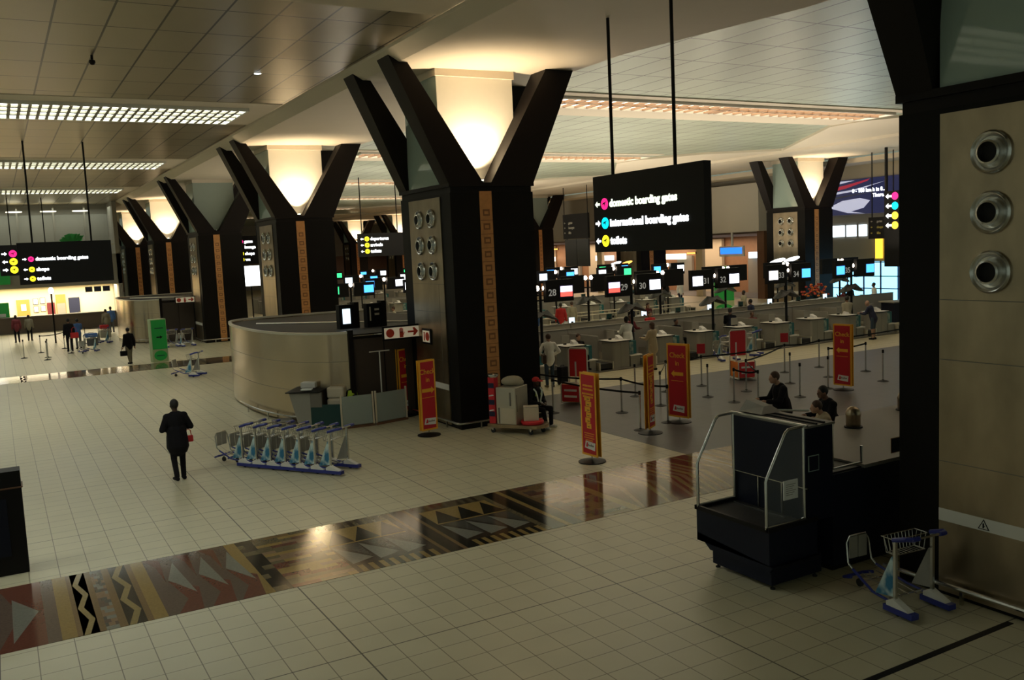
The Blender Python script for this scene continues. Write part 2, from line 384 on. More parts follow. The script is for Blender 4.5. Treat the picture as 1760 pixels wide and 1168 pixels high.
# ---------------------------------------------------------------- columns
ZK = 6.2
def make_column(label, lit, loc, group):
    t = thing('column', label, 'column', loc, 0, group)
    W, D = 2.47, 3.2
    b = MB(); b.box(0, W, 0, D, 0, ZK-.05, 'granite'); b.build('shaft', t)
    b = MB(); b.box(.03, W-.03, .03, D-.03, ZK-.05, ZK+.1, 'black_steel'); b.box(-.03, W+.03, -.03, D+.03, ZK+.1, ZK+.2, 'black_steel'); b.build('collar', t)
    for xs, s in ((-.025, 1), (W, -1)):
        b = MB(); b.box(xs, xs+.025, .58, D-.6, .05, ZK-.12, 'stainless')
        for z in (1.75, 3.05, 3.8): b.box(xs-.003, xs+.028, .58, D-.6, z, z+.01, 'grey_laminate_dark')
        b.box(xs-.004, xs+.029, .58, D-.6, .98, 1.14, 'white_paint')
        b.box(xs-.003, xs+.028, .9, .908, .05, 3.8, 'grey_laminate_dark')
        p = b.build('stainless_panel', t)
        for z in (5.55, 4.85, 4.15):
            for y in (1.15, 1.93):
                r = MB(); x = xs if s > 0 else xs+.025; e = -s
                prof = [(.25, 0), (.255, .03*e), (.235, .055*e), (.21, .045*e), (.185, .01*e), (.15, .002*e), (.142, .09*e), (.12, .10*e), (.115, .03*e), (.115, .012*e)]
                r.lathe(prof, 'steel', (x, y, z), 28, 'x'); ring = r.build('vent_ring', p, smooth=True)
                r = MB(); r.lathe([(.116, .028*e), (.116, .034*e)], 'black', (x, y, z), 20, 'x'); r.build('vent_opening', ring)
    b = MB(); b.box(.84, 1.2, -.02, 0, .05, ZK-.02, 'copper')
    z = .5
    while z < 5.9:
        b.box(.92, 1.12, -.024, -.018, z, z+.17, 'copper_dark'); b.box(.96, 1.08, -.027, -.02, z+.04, z+.12, 'copper'); b.box(.84, 1.2, -.0225, -.018, z-.12, z-.105, 'copper_dark'); z += .36
    b.build('copper_strip', t)
    # frosted light box between the arms
    b = MB(); b.box(.04, 2.29, .55, D-.55, ZK+.2, 9.2, 'frosted' if lit else 'frosted_off'); b.build('frosted_panel', t)
    b = MB()
    b.box(.03, .045, .56, D-.56, ZK+.2, 9.2, 'frosted_teal'); b.box(2.285, 2.3, .56, D-.56, ZK+.2, 9.2, 'frosted_teal'); b.build('glass_panel', t)
    b = MB(); b.box(0, 2.33, .5, D-.5, 9.17, 9.45, 'plaster'); b.build('lantern_cap', t)
    def arm(x0, x1, tx0, tx1, tz, y0, y1, ty0, ty1):
        b = MB(); b.hexa([(x0, y0, ZK+.12), (x1, y0, ZK+.12), (x1, y1, ZK+.12), (x0, y1, ZK+.12), (tx0, ty0, tz), (tx1, ty0, tz), (tx1, ty1, tz), (tx0, ty1, tz)], 'black_steel'); b.build('arm', t)
    arm(0, 1.03, -1.62, -1.28, 9.78, -.02, .5, -.02, .75)
    arm(1.16, 2.47, 3.1, 3.95, 9.5, -.02, .5, -.02, .75)
    arm(0, 1.03, -1.62, -1.28, 9.78, D-.5, D+.02, D-.75, D+.02)
    arm(1.16, 2.47, 3.1, 3.95, 9.5, D-.5, D+.02, D-.75, D+.02)
    b = MB(); o = .14
    b.tube([(-o, D+o, .19), (-o, -o+.1, .19), (-o+.03, -o+.03, .19), (-o+.1, -o, .19), (W+o-.1, -o, .19), (W+o, -o+.1, .19), (W+o, D+o, .19)], .03, 'steel')
    for p in ((-o, .6), (-o, 2.2), (.5, -o), (1.9, -o), (W+o, .6), (W+o, 2.2)): b.box(p[0]-.02, p[0]+.02, p[1]-.02, p[1]+.02, 0, .19, 'steel')
    b.build('bumper_rail', t)
    b = MB(); b.lathe([(.07, 0), (.09, .03), (.09, .07), (.06, .08)], 'chrome', (1.09, .28, ZK+.2), 14)
    if lit: b.lathe([(.055, .082), (.055, .09)], 'lamp_warm', (1.09, .28, ZK+.2), 14)
    b.build('uplight', t)
    if lit:
        for y, e in ((.30, lit),):
            l = bpy.data.lights.new('uplight', 'SPOT'); l.energy = e*1.5; l.color = (1, .78, .50); l.spot_size = math.radians(120); l.spot_blend = .8; l.shadow_soft_size = .12
            lo = bpy.data.objects.new('uplight_lamp', l); COL.objects.link(lo); lo.location = (loc[0]+1.09, loc[1]+y-.1, ZK+.5); lo.rotation_euler = (math.radians(178), 0, 0)
    return t
PITCH = 16.41
names = ['nearest big column at the right edge, cut by the frame', 'large central column beside the seated porter, second of the row', 'third column of the main row, behind the steel drum', 'fourth column of the main row with an unlit grey light box', 'fifth column of the main row', 'sixth and farthest column of the main row']
for k in range(6):
    make_column('dark granite Y-armed column, '+names[k], (0, 420, 420, 0, 420, 420)[k], (XA, 20.98+PITCH*(k-1), 0), 'Y-armed columns of the main row')
n2 = ['nearest of the second row, in the right background with six bright vents', 'second of the second row, behind the big hanging sign', 'third of the second row, just right of the central column', 'fourth of the second row, hidden behind the central column', 'fifth of the second row, seen left of the central column', 'sixth of the second row, far back in the gap', 'seventh of the second row, farthest']
for k in range(7):
    if k == 3: continue
    make_column('Y-armed column, '+n2[k], (420, 300, 0, 0, 420, 420, 420)[k], (XB, 39.79+PITCH*k, 0), 'Y-armed columns of the second row')

# materials of smaller things
m = mat('clear_glass', (.9, .95, .93), .02, 0, spec=.5); bs = m.node_tree.nodes['Principled BSDF']; bs.inputs['Alpha'].default_value = .05
mat('umber_print', (.25, .12, .02), .6)
mat('steel_cap', (.62, .58, .48), .35, .6); mat('dark_roof', (.016, .013, .009), .8); mat('wood_brown_dark', (.045, .03, .02), .5)
mat('sign_face', (.75, .66, .48), .5, emit=(1, .85, .6), es=.12); mat('sign_red', (.6, .05, .02), .5)
m = mat('pale_glass', (.42, .48, .44), .15, 0, spec=.6); m.node_tree.nodes['Principled BSDF'].inputs['Alpha'].default_value = .62
mat('green_lit', (.02, .36, .06), .5, emit=(.02, .45, .08), es=.04)
mat('bulb', (1, .9, .75), .4, emit=(1, .84, .66), es=12)
mat('dish_dark', (.03, .03, .028), .5); mat('slate_board', (.035, .036, .038), .5); mat('number_grey', (.45, .44, .40), .5, emit=(.8, .8, .75), es=.15)
mat('blue_bezel', (.02, .02, .09), .4); mat('glow_lilac', (.8, .7, 1), .5, emit=(.85, .75, 1), es=1.8); mat('glow_cream2', (1, .95, .8), .5, emit=(1, .95, .85), es=2); mat('glow_blue2', (.05, .3, 1), .5, emit=(.06, .35, 1), es=2)
mat('bulkhead', (.55, .53, .47), .8); mat('lilac_ceiling', (.5, .42, .5), .7); mat('glow_pale2', (.8, .9, 1), .5, emit=(.75, .88, 1), es=2.4)
mat('mural_navy', (.012, .014, .05), .4, emit=(.05, .06, .18), es=.25); mat('mural_red', (.5, .03, .06), .4, emit=(.8, .05, .1), es=.25); mat('mural_white', (.6, .62, .75), .4, emit=(.7, .72, .95), es=.45); mat('mural_grey', (.15, .16, .25), .4)
mat('glow_orange2', (1, .6, .05), .5, emit=(1, .6, .05), es=1.3); mat('flower_red', (.5, .05, .02), .6); mat('yellow_dim', (.4, .33, .05), .5)
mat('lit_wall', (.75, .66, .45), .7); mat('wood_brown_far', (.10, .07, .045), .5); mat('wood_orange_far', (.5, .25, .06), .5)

mat('worktop_grey', (.23, .21, .18), .5, spec=.4)

# ================================================================ people
def lerp(a, b, t): return Vector(a)*(1-t)+Vector(b)*t
def person(label, loc, rz, pose='stand', h=1.72, top='cloth_black', legs='cloth_black', skin='skin_mid', hair='hair_black', vox=.022, lean=0, coat=False,
           cap=None, hairlong=False, armL=None, armR=None, vest=False, shorts=False, bald=False, stride=.0, head_down=0, group=None, fat=1.0, shoe='cloth_black'):
    """one figure facing +Y in its own frame; joints first, then body, clothing and hair grown over them"""
    t = thing('person', label, 'person', loc, rz, group)
    k = h/1.72; J = {}
    seat = pose == 'sit'
    hz = .50 if seat else .93
    ln = lean
    def tor(z, x=0, y=0):   # torso point, leaning forward by ln radians about the hips
        dz = z-.0; return Vector((x, y*math.cos(ln)+dz*math.sin(ln), hz+dz*math.cos(ln)-y*math.sin(ln)))
    pel = tor(0); waist = tor(.16); chest = tor(.38); neck = tor(.53); hb = tor(.60, 0, .01+head_down*.03)
    hc = tor(.70, 0, .03+head_down*.06)
    sh = {s: tor(.47, s*.18) for s in (-1, 1)}
    if pose == 'sit':
        kn = {s: Vector((s*.15, .42, .50)) for s in (-1, 1)}; an = {s: Vector((s*.17, .42+(.10 if s > 0 else -.02), .09)) for s in (-1, 1)}
    else:
        kn = {s: Vector((s*.10, s*stride*.5+.03, .49)) for s in (-1, 1)}; an = {s: Vector((s*.10, s*stride-(.05 if s*stride < 0 else 0), .09+(.03 if s*stride < 0 else 0))) for s in (-1, 1)}
    hip = {s: pel+Vector((s*.095, 0, -.02)) for s in (-1, 1)}
    el, wr = {}, {}
    for s, a in ((-1, armL), (1, armR)):
        if a == 'fwd': el[s] = sh[s]+Vector((s*.05, .12, -.25)); wr[s] = el[s]+Vector((-s*.06, .24, .02))
        elif a == 'up': el[s] = sh[s]+Vector((s*.06, .14, -.22)); wr[s] = el[s]+Vector((-s*.10, .12, .20))
        elif a == 'held': el[s] = sh[s]+Vector((s*.12, -.02, -.26)); wr[s] = el[s]+Vector((-s*.10, .20, -.03))
        elif a == 'hip': el[s] = sh[s]+Vector((s*.16, -.04, -.24)); wr[s] = el[s]+Vector((-s*.14, .16, -.12))
        elif a == 'lap': el[s] = sh[s]+Vector((s*.09, .03, -.27)); wr[s] = Vector((s*.10, .28, hz+.14))
        else: el[s] = sh[s]+Vector((s*.06, -.03+(-s*stride*.25), -.29)); wr[s] = el[s]+Vector((s*.01, .06+(-s*stride*.4), -.25))
    S_ = lambda v: Vector(v)*k
    # body: one continuous surface
    b = MB(); m = skin
    b.ell(S_(hc), (.077*k, .098*k, .118*k), m); b.ell(S_(hc+Vector((0, .035, -.065))), (.055*k, .062*k, .055*k), m)   # skull, jaw
    b.ell(S_(hc+Vector((0, .10, -.02))), (.014*k, .024*k, .028*k), m, 8, 6)                                                       # nose
    for s in (-1, 1):
        b.ell(S_(hc+Vector((s*.078, -.005, -.01))), (.014*k, .022*k, .034*k), m, 8, 6)                                        # ears
        b.ell(S_(hc+Vector((s*.03, .082, .022))), (.02*k, .016*k, .010*k), m, 8, 6)                                           # brows
    b.ell(S_(hc+Vector((0, .088, -.062))), (.026*k, .014*k, .012*k), m, 8, 6)                                                       # lips
    b.cap(S_(neck-Vector((0, .01, .05))), S_(hb), .062*k, .055*k, m)
    b.ell(S_(chest), (.155*k*fat, .105*k, .18*k), m); b.ell(S_(waist), (.135*k*fat, .10*k*fat, .15*k), m); b.ell(S_(pel), (.155*k*fat, .12*k, .13*k), m)
    b.cap(S_(sh[-1]), S_(sh[1]), .06*k, .06*k, m)
    for s in (-1, 1):
        b.cap(S_(sh[s]), S_(el[s]), .052*k, .040*k, m); b.cap(S_(el[s]), S_(wr[s]), .040*k, .027*k, m)
        b.cap(S_(hip[s]), S_(kn[s]), .085*k, .055*k, m); b.cap(S_(kn[s]), S_(an[s]), .056*k, .036*k, m)
        b.cap(S_(an[s]+Vector((0, -.03, -.05))), S_(an[s]+Vector((s*.02, .15, -.06))), .036*k, .028*k, m)
        d = (wr[s]-el[s]).normalized(); w = wr[s]; side = Vector((1, 0, 0)) if abs(d.x) < .8 else Vector((0, 1, 0)); side = (side-d*side.dot(d)).normalized()
        b.cap(S_(w), S_(w+d*.07), .026*k, .034*k, m)
        nrm = d.cross(side)
        for q in range(4):
            L = (.062, .074, .068, .052)[q]; r0 = w+d*.085+side*((q-1.5)*.019); md = r0+d*L*.5; tip = md+(d*.8+nrm*.5*(1 if s > 0 else -1)).normalized()*L*.5
            b.cap(S_(r0), S_(md), .0105*k, .010*k, m, 6); b.cap(S_(md), S_(tip), .010*k, .0085*k, m, 6)
        th = w+d*.03+side*(-s*.03); b.cap(S_(th), S_(th+(d*.8-side*s*.55).normalized()*.055), .013*k, .010*k, m, 6)
    b.build('body', t, smooth=True, remesh=max(vox*.75, .012))
    # upper garment
    g = .018; b = MB(); m = top
    b.ell(S_(chest), ((.165+g)*k*fat, (.115+g)*k, (.19+g)*k), m); b.ell(S_(waist), ((.15+g)*k*fat, (.115+g)*k*fat, (.17+g)*k), m)
    b.cap(S_(waist), S_(tor(.42)), (.12+g)*k*fat, (.11+g)*k*fat, m)
    b.cap(S_(sh[-1]+Vector((0, 0, .0))), S_(sh[1]), (.062+g)*k, (.062+g)*k, m); b.cap(S_(neck-Vector((0, 0, .06))), S_(neck+Vector((0, 0, -.0))), (.085)*k, (.062)*k, m)
    for s in (-1, 1): b.cap(S_(sh[s]), S_(el[s]), (.058+g)*k, (.048+g)*k, m); b.cap(S_(el[s]), S_(lerp(el[s], wr[s], .93)), (.047+g)*k, (.032+g)*k, m)
    if not seat:
        drop = .17 if coat else .10
        b.cap(S_(waist), S_(tor(-.02)), (.14+g)*k*fat, (.155+g)*k*fat, m)
        b.cap(S_(pel), S_(pel+Vector((0, -.01, -drop))), (.155+g)*k*fat, (.165+g)*k*fat if coat else (.13+g)*k, m)
    else: b.ell(S_(pel+Vector((0, 0, .05))), (.17*k*fat, .15*k, .13*k), m)
    b.build('coat' if coat else 'jacket', t, smooth=True, remesh=vox)
    b = MB(); m = legs
    b.ell(S_(pel-Vector((0, 0, .02))), (.165*k*fat, .135*k, .13*k), m)
    for s in (-1, 1):
        b.cap(S_(hip[s]), S_(kn[s]), (.095)*k, .068*k, m)
        if not shorts: b.cap(S_(kn[s]), S_(an[s]+Vector((0, 0, .0))), .068*k, .056*k, m)
    b.build('shorts' if shorts else 'trousers', t, smooth=True, remesh=vox)
    for s in (-1, 1):
        b = MB(); f = an[s]; b.cap(S_(f+Vector((0, -.04, -.045))), S_(f+Vector((s*.02, .14, -.055))), .046*k, .036*k, shoe, 8); b.build('shoe', t, smooth=True)
    b = MB()
    if cap:
        b.ell(S_(hc+Vector((0, -.008, .045))), (.092*k, .108*k, .085*k), cap, 14, 8)
        b.hexa([S_(hc+Vector(p)) for p in ((-.07, .06, .035), (.07, .06, .035), (.055, .20, .015), (-.055, .20, .015), (-.07, .06, .055), (.07, .06, .055), (.055, .20, .03), (-.055, .20, .03))], cap)
        b.build('cap', t, smooth=True)
    elif not bald:
        b.ell(S_(hc+Vector((0, -.018, .03))), (.088*k, .102*k, .108*k), hair, 14, 9)
        if hairlong: b.ell(S_(hc+Vector((0, -.055, -.06))), (.085*k, .055*k, .14*k), hair, 12, 8)
        b.build('hair', t, smooth=True)
    if vest:
        b = MB()
        b.ell(S_(chest), (.192*k, .142*k, .20*k), 'hi_vis'); b.ell(S_(waist+Vector((0, 0, .02))), (.178*k, .145*k, .15*k), 'hi_vis')
        v = b.build('vest', t, smooth=True, remesh=.02)
        for s in (-1, 1):
            b = MB(); b.tube([S_(tor(.53, s*.13, .06)), S_(tor(.47, s*.12, .13)), S_(tor(.36, s*.09, .152)), S_(tor(.22, s*.05, .155)), S_(tor(.08, s*.045, .155))], .022*k, 'reflective', 6); b.build('reflective_stripe', v, smooth=True)
    return t

# headings: rz = 0 faces +Y (away from the camera)
person('person in black jacket and trousers walking away alone, left of the nested trolleys', (3.11, 20.34, 0), math.radians(8), stride=.07, h=1.74, coat=True, armL='held', armR='held', skin='skin_dark', vox=.016, fat=1.28, top='cloth_black')
person('seated porter in red cap and yellow reflective vest beside the wrapping cart', (11.95, 20.05, .0), math.radians(-162), 'sit', cap='cloth_red', skin='skin_dark', armL='lap', armR='lap', vest=True, vox=.014, lean=.08, shoe='white', fat=1.15)
person('brown-haired man in dark suit walking left behind the wrapping counter', (14.35, 13.75, 0), math.radians(70), stride=.22, h=1.80, armL='fwd', armR='fwd', skin='skin_light', hair='hair_brown', vox=.016, lean=.12, head_down=1, fat=1.2)
person('dark-haired man in black jacket holding out white papers behind the wrapping counter', (13.85, 12.05, 0), math.radians(75), stride=.1, h=1.74, armL='fwd', armR='fwd', skin='skin_mid', vox=.016, lean=.1, head_down=1, fat=1.2)
person('shorter brown-haired person in beige bowed beside the man with the papers', (13.0, 11.35, 0), math.radians(60), stride=.08, h=1.66, armL='fwd', armR='fwd', skin='skin_light', hair='hair_brown', vox=.016, lean=.2, head_down=1, top='cloth_beige', fat=1.15)
b = MB(); b.hexa([(-.11, -.15, 0), (.11, -.15, 0), (.11, .15, .03), (-.11, .15, .03), (-.11, -.15, .004), (.11, -.15, .004), (.11, .15, .034), (-.11, .15, .034)], 'white')
o = b.build('paper'); o.location = (13.45, 12.15, 1.10); o.rotation_euler = (.2, 0, 1.2); tag(o, 'white sheet of paper held by the dark-haired man behind the wrapping counter', 'paper')
# travellers at the check-in desks
P = person
P('man in loose white shirt and jeans, back to the camera, at the leftmost desk', (15.75, 25.35, 0), -.2, h=1.76, top='cloth_white', legs='cloth_denim', skin='skin_light', hair='hair_brown', armL='hip', armR='hip', fat=1.1, shoe='cloth_khaki')
P('man in white shirt and dark trousers leaning on a desk, left of the coat wearer', (21.1, 28.1, 0), -.1, h=1.80, top='cloth_white', legs='navy', armL='fwd', armR='fwd', skin='skin_dark', lean=.12, fat=1.1)
P('person in long beige coat reaching over a desk', (20.55, 25.9, 0), .25, h=1.74, top='cloth_beige', legs='cloth_beige', armL='fwd', armR='fwd', coat=True, skin='skin_mid', hair='hair_brown', hairlong=True)
P('slim young man in dark T-shirt and khaki trousers waiting beside a luggage trolley', (26.2, 27.9, 0), -.9, h=1.76, top='cloth_black', legs='cloth_khaki', skin='skin_mid', armL='fwd')
P('man in cream shirt standing at the right end of the desk row', (32.9, 27.6, 0), -.3, h=1.82, top='cloth_cream', legs='navy', skin='skin_mid', armR='fwd', fat=1.1)
P('man in dark jacket and shorts bending beside the man in the cream shirt', (32.9, 26.2, 0), .3, h=1.72, top='navy', legs='cloth_denim', shorts=True, skin='skin_light', bald=True, lean=.35, armL='fwd', armR='fwd')
P('person in dark clothes facing the man in white shirt and jeans', (16.0, 27.6, 0), .4, h=1.75, skin='skin_mid', hair='hair_brown', top='cloth_black')
P('long-haired clerk in maroon top between the leaning man and the coat wearer', (22.6, 29.9, 0), PI+.2, h=1.68, top='cloth_maroon', skin='skin_mid', hair='hair_brown', hairlong=True, armL='fwd')
P('fair-haired clerk in red top and white blouse standing behind the coat wearer', (24.0, 30.4, 0), PI-.2, h=1.70, top='cloth_red', skin='skin_light', hair='hair_brown', hairlong=True, armR='fwd')
P('clerk sitting low behind the leftmost desk', (18.4, 27.55, .12), PI-.1, 'sit', h=1.70, top='cloth_black', skin='skin_light', hair='hair_brown', armL='lap', armR='lap')
P('clerk in black jacket seated right of the coat wearer', (24.4, 29.2, .1), PI, 'sit', h=1.75, top='cloth_black', skin='skin_mid', armL='lap', armR='lap')
P('clerk in navy jacket standing behind the right half of the desk row', (31.0, 31.6, 0), .3, h=1.7, top='navy', skin='skin_mid')
P('seated clerk in maroon top in the right half of the desk row', (28.7, 29.2, .1), PI-.4, 'sit', h=1.72, top='cloth_maroon', skin='skin_mid', hair='hair_brown', armL='lap', armR='lap')
P('woman with brown hair at the second line of desks, white scarf', (27.2, 34.6, 0), PI, h=1.70, top='cloth_maroon', skin='skin_light', hair='hair_brown', hairlong=True)
P('dark-haired man beside the woman with the white scarf', (26.0, 34.3, 0), PI+.4, h=1.68, top='cloth_black', skin='skin_mid')
P('person in bright red jacket walking in the hall beyond the leftmost desk', (24.6, 38.3, 0), -.4, h=1.76, top='cloth_red', legs='cloth_denim', skin='skin_mid', stride=.12)
P('person in blue overall near the hall tables beyond the leftmost desk', (22.2, 36.9, 0), .2, h=1.74, top='cloth_blue', legs='navy', skin='skin_dark')
P('person in pale grey top beside the one in the red jacket', (26.0, 39.4, 0), -.2, h=1.70, top='cloth_cream', legs='cloth_grey', skin='skin_light', hair='hair_brown')
P('man in grey T-shirt walking towards the desks in mid hall', (36.0, 44.4, 0), PI, h=1.80, top='cloth_grey', legs='navy', skin='skin_mid', stride=.1)
P('person in black far back in mid hall', (40.3, 49.0, 0), 1, h=1.75, top='cloth_black', skin='skin_dark')
P('person in white top far back, right of the one in black', (42.6, 50.4, 0), PI, h=1.72, top='cloth_white', legs='navy', skin='skin_mid')
P('person in cream top standing by the green advertising stand in the hall', (35.7, 36.9, 0), 1.4, h=1.72, top='cloth_cream', legs='cloth_khaki', skin='skin_dark', armL='fwd')
P('person in orange and black at the counter by the bright window', (38.9, 32.9, 0), .6, h=1.70, top='cloth_maroon', skin='skin_mid', hair='hair_brown', armL='up')
P('person in black at the counter by the bright window', (40.1, 33.4, 0), .2, h=1.82, top='cloth_black', skin='skin_dark', armL='up')
P('person in white at the far right beside the bright window', (43.0, 34.2, 0), 1, h=1.75, top='cloth_white', skin='skin_mid')
P('man in white shirt seen over the drum in the narrow hall gap', (16.2, 44.2, 0), .5, h=1.75, top='cloth_white', legs='navy', skin='skin_dark')
P('person in pale blue shirt in the gap left of the central column', (17.4, 47.0, 0), .1, h=1.75, top='cloth_blue', legs='navy', skin='skin_mid')
P('person in cream jacket in the gap left of the central column', (18.9, 46.4, 0), 1.2, h=1.72, top='cloth_cream', legs='cloth_grey', skin='skin_light', hair='hair_brown')
P('person in grey jacket right of the one in cream in the column gap', (20.4, 47.0, 0), PI, h=1.7, top='cloth_grey', legs='navy', skin='skin_mid')
P('child-sized person in red top glimpsed between two left columns', (12.9, 47.7, 0), 2, h=1.45, top='cloth_red', legs='cloth_grey', skin='skin_mid')
# the far left concourse
P('person in black carrying a red bag, back to the camera beside the loaded trolley', (3.35, 56.2, 0), .1, h=1.82, top='cloth_black', skin='skin_mid', fat=1.1)
P('person in pale blue shirt pushing the loaded trolley', (3.9, 57.6, 0), .2, h=1.70, top='cloth_blue', legs='cloth_grey', skin='skin_mid', armR='fwd')
P('person in dark jacket and khaki trousers with a handbag, left of the green stand', (5.25, 46.1, 0), .35, h=1.70, top='cloth_black', legs='cloth_khaki', skin='skin_light', hair='hair_black', stride=.12, fat=1.1)
P('person in purple-brown top at the far left counter', (.95, 66.6, 0), .2, h=1.75, top='cloth_maroon', legs='cloth_black', skin='skin_dark')
P('person in brown top right of the one in purple at the far left counter', (1.7, 67.4, 0), -.3, h=1.68, top='cloth_khaki', legs='cloth_black', skin='skin_dark')
P('person in khaki jacket in the far queue, next to the loaded trolleys', (6.3, 66.6, 0), .2, h=1.75, top='cloth_khaki', legs='cloth_grey', skin='skin_mid')
P('person in navy in the far queue', (7.9, 66.2, 0), -.2, h=1.80, top='navy', legs='navy', skin='skin_dark')
P('person in pale blue cap and shirt in the far queue', (6.9, 69.4, 0), .2, h=1.78, top='cloth_blue', legs='cloth_grey', skin='skin_mid')
P('person in cream shirt at the right end of the far queue', (9.1, 66.9, 0), .6, h=1.70, top='cloth_cream', legs='cloth_khaki', skin='skin_mid')

# ================================================================ luggage trolleys
def make_trolley(label, loc, rz, group=None, ad=True):
    """faces +Y: handle and feet at y = 0, nose at y = 1.1"""
    t = thing('luggage_trolley', label, 'luggage trolley', loc, rz, group)
    for s in (-1, 1):
        b = MB(); b.prism([(-.06, .10), (.30, .10), (.26, .15), (.02, .20), (-.02, .13)] if 0 else [(-.10, .07), (.27, .07), (.27, .16), (.17, .21), (-.06, .115)], 'x', s*.31-.05, s*.31+.05, 'white_paint')
        b.box(s*.31-.06, s*.31+.06, -.13, .31, .035, .105, 'blue_plastic')
        f = b.build('foot', t)
        b = MB(); b.lathe([(.0, -.018), (.05, -.018), (.05, .018), (.0, .018)], 'rubber', (s*.31, .12, .05), 14, 'x'); b.build('wheel', f, smooth=True)
        b = MB(); b.box(s*.31-.018, s*.31+.018, .15, .19, .18, .93, 'steel'); b.build('post', t)
        b = MB(); b.prism([(.19, .22), (.48, .18), (.22, .72), (.19, .72)], 'x', s*.31-.012, s*.31+.012, 'grey_laminate' if not ad or s > 0 else 'glow_poster')
        b.build('side_panel', t)
        b = MB(); b.tube([(s*.31, .20, .13), (s*.29, .55, .16), (s*.2, .98, .30)], .018, 'blue_plastic', 8); b.build('side_rail', t, smooth=True)
    b = MB()
    for x in (-.12, .0, .12): b.tube([(x, .25, .17), (x, .9, .25)], .010, 'steel', 6)
    b.tube([(-.31, .28, .17), (.31, .28, .17)], .012, 'steel', 6); b.tube([(-.24, .75, .22), (.24, .75, .22)], .012, 'steel', 6)
    b.build('base_frame', t, smooth=True)
    b = MB(); b.tube([(-.2, .95, .28), (-.2, 1.06, .36), (-.19, 1.10, .62), (-.14, 1.10, .70), (.14, 1.10, .70), (.19, 1.10, .62), (.2, 1.06, .36), (.2, .95, .28)], .013, 'steel', 8)
    b.box(-.15, -.01, 1.085, 1.10, .40, .69, 'grey_laminate'); b.box(.01, .15, 1.085, 1.10, .40, .69, 'grey_laminate'); b.build('nose_rack', t, smooth=True)
    b = MB(); b.tube([(-.19, 1.02, .18), (-.17, 1.17, .13), (.17, 1.17, .13), (.19, 1.02, .18)], .022, 'blue_plastic', 8); b.tube([(0, .8, .23), (0, 1.08, .12)], .014, 'steel', 6)
    w = b.build('bumper', t, smooth=True)
    b = MB(); b.lathe([(.0, -.015), (.055, -.015), (.055, .015), (.0, .015)], 'rubber', (0, 1.06, .055), 14, 'x'); b.build('wheel', w, smooth=True)
    b = MB(); b.tube([(-.31, .17, .93), (-.31, .02, .99), (-.28, -.06, 1.0), (.28, -.06, 1.0), (.31, .02, .99), (.31, .17, .93)], .015, 'steel', 8); hd = b.build('handle', t, smooth=True)
    for s in (-1, 1): b = MB(); b.tube([(s*.31, .20, .93), (s*.31, .0, .995), (s*.26, -.06, 1.0), (s*.17, -.06, 1.0)], .03, 'blue_plastic', 8); b.build('grip', hd, smooth=True)
    b = MB()
    for z, i in ((.92, 0), (.72, .04)): b.tube([(-.28+i, .22, z), (-.28+i, .42-i, z), (.28-i, .42-i, z), (.28-i, .22, z), (-.28+i, .22, z)], .007, 'steel', 6)
    for i in range(9): x = -.24+.06*i; b.tube([(x, .42, .92), (x*.9, .38, .72), (x*.9, .22, .72)], .004, 'steel', 5)
    for s in (-1, 1):
        for y in (.24, .31, .38): b.tube([(s*.28, y, .92), (s*.24, y, .72)], .004, 'steel', 5)
    b.build('basket', t, smooth=True)
    return t
m = bpy.data.materials.new('poster_sky'); m.use_nodes = True; nt = m.node_tree; N = nt.nodes
n = N.new('ShaderNodeTexNoise'); n.inputs['Scale'].default_value = 5; cr = N.new('ShaderNodeValToRGB'); cr.color_ramp.elements[0].color = (.02, .16, .30, 1); cr.color_ramp.elements[0].position = .45
cr.color_ramp.elements[1].color = (.55, .68, .66, 1); cr.color_ramp.elements[1].position = .62; tc = N.new('ShaderNodeTexCoord')
nt.links.new(tc.outputs['Object'], n.inputs['Vector']); nt.links.new(n.outputs[0], cr.inputs[0]); nt.links.new(cr.outputs[0], N['Principled BSDF'].inputs['Base Color']); MATS['glow_poster'] = m
tr0 = make_trolley('single luggage trolley with blue grips standing before the nearest big column', (9.52, 6.85, 0), math.radians(-6))
fx, fy = -.553, .833; ang = math.atan2(-fx, fy)
pos = ['first, nearest the camera and farthest right', 'second from the right end', 'third from the right end', 'fourth, in the middle', 'third from the left end', 'second from the left end', 'last at the left end, nose rack sticking out']
for i in range(7):
    dup(tr0, 'luggage trolley in the nested row, %s' % pos[i], (6.27+fx*.415*i, 18.63+fy*.415*i, 0), ang, 'nested luggage trolleys')
dup(tr0, 'empty luggage trolley standing alone left of the steel drum near the far floor band', (7.0, 38.6, 0), .9)
dup(tr0, 'empty luggage trolley beside the sizer frame at the check-in queue', (24.0, 25.6, 0), -.3)
dup(tr0, 'luggage trolley with white side panel right of the red sizer frame', (25.9, 26.0, 0), .6)
dup(tr0, 'luggage trolley parked by the far steel drum behind the green stand, left of two', (8.3, 53.0, 0), .2)
dup(tr0, 'luggage trolley parked by the far steel drum behind the green stand, right of two', (9.1, 52.7, 0), .2)
def suitcase(loc, w, d, h, m, label, rz=0, group=None):
    t = thing('suitcase', label, 'suitcase', loc, rz, group)
    b = MB(); b.box(-w/2, w/2, -d/2, d/2, .03, h, m); b.build('body', t, bevel=.03)
    b = MB(); b.tube([(-w*.2, 0, h), (-w*.2, 0, h+.04), (w*.2, 0, h+.04), (w*.2, 0, h)], .012, 'black'); b.build('handle', t)
    for s in (-1, 1): b = MB(); b.lathe([(0, -.02), (.03, -.02), (.03, .02), (0, .02)], 'rubber', (s*w*.35, d*.3, .03), 10, 'x'); b.build('wheel', t)
    return t
tl = dup(tr0, 'luggage trolley piled with bags, beside the person in black in the far concourse', (4.35, 54.9, 0), 2.6)
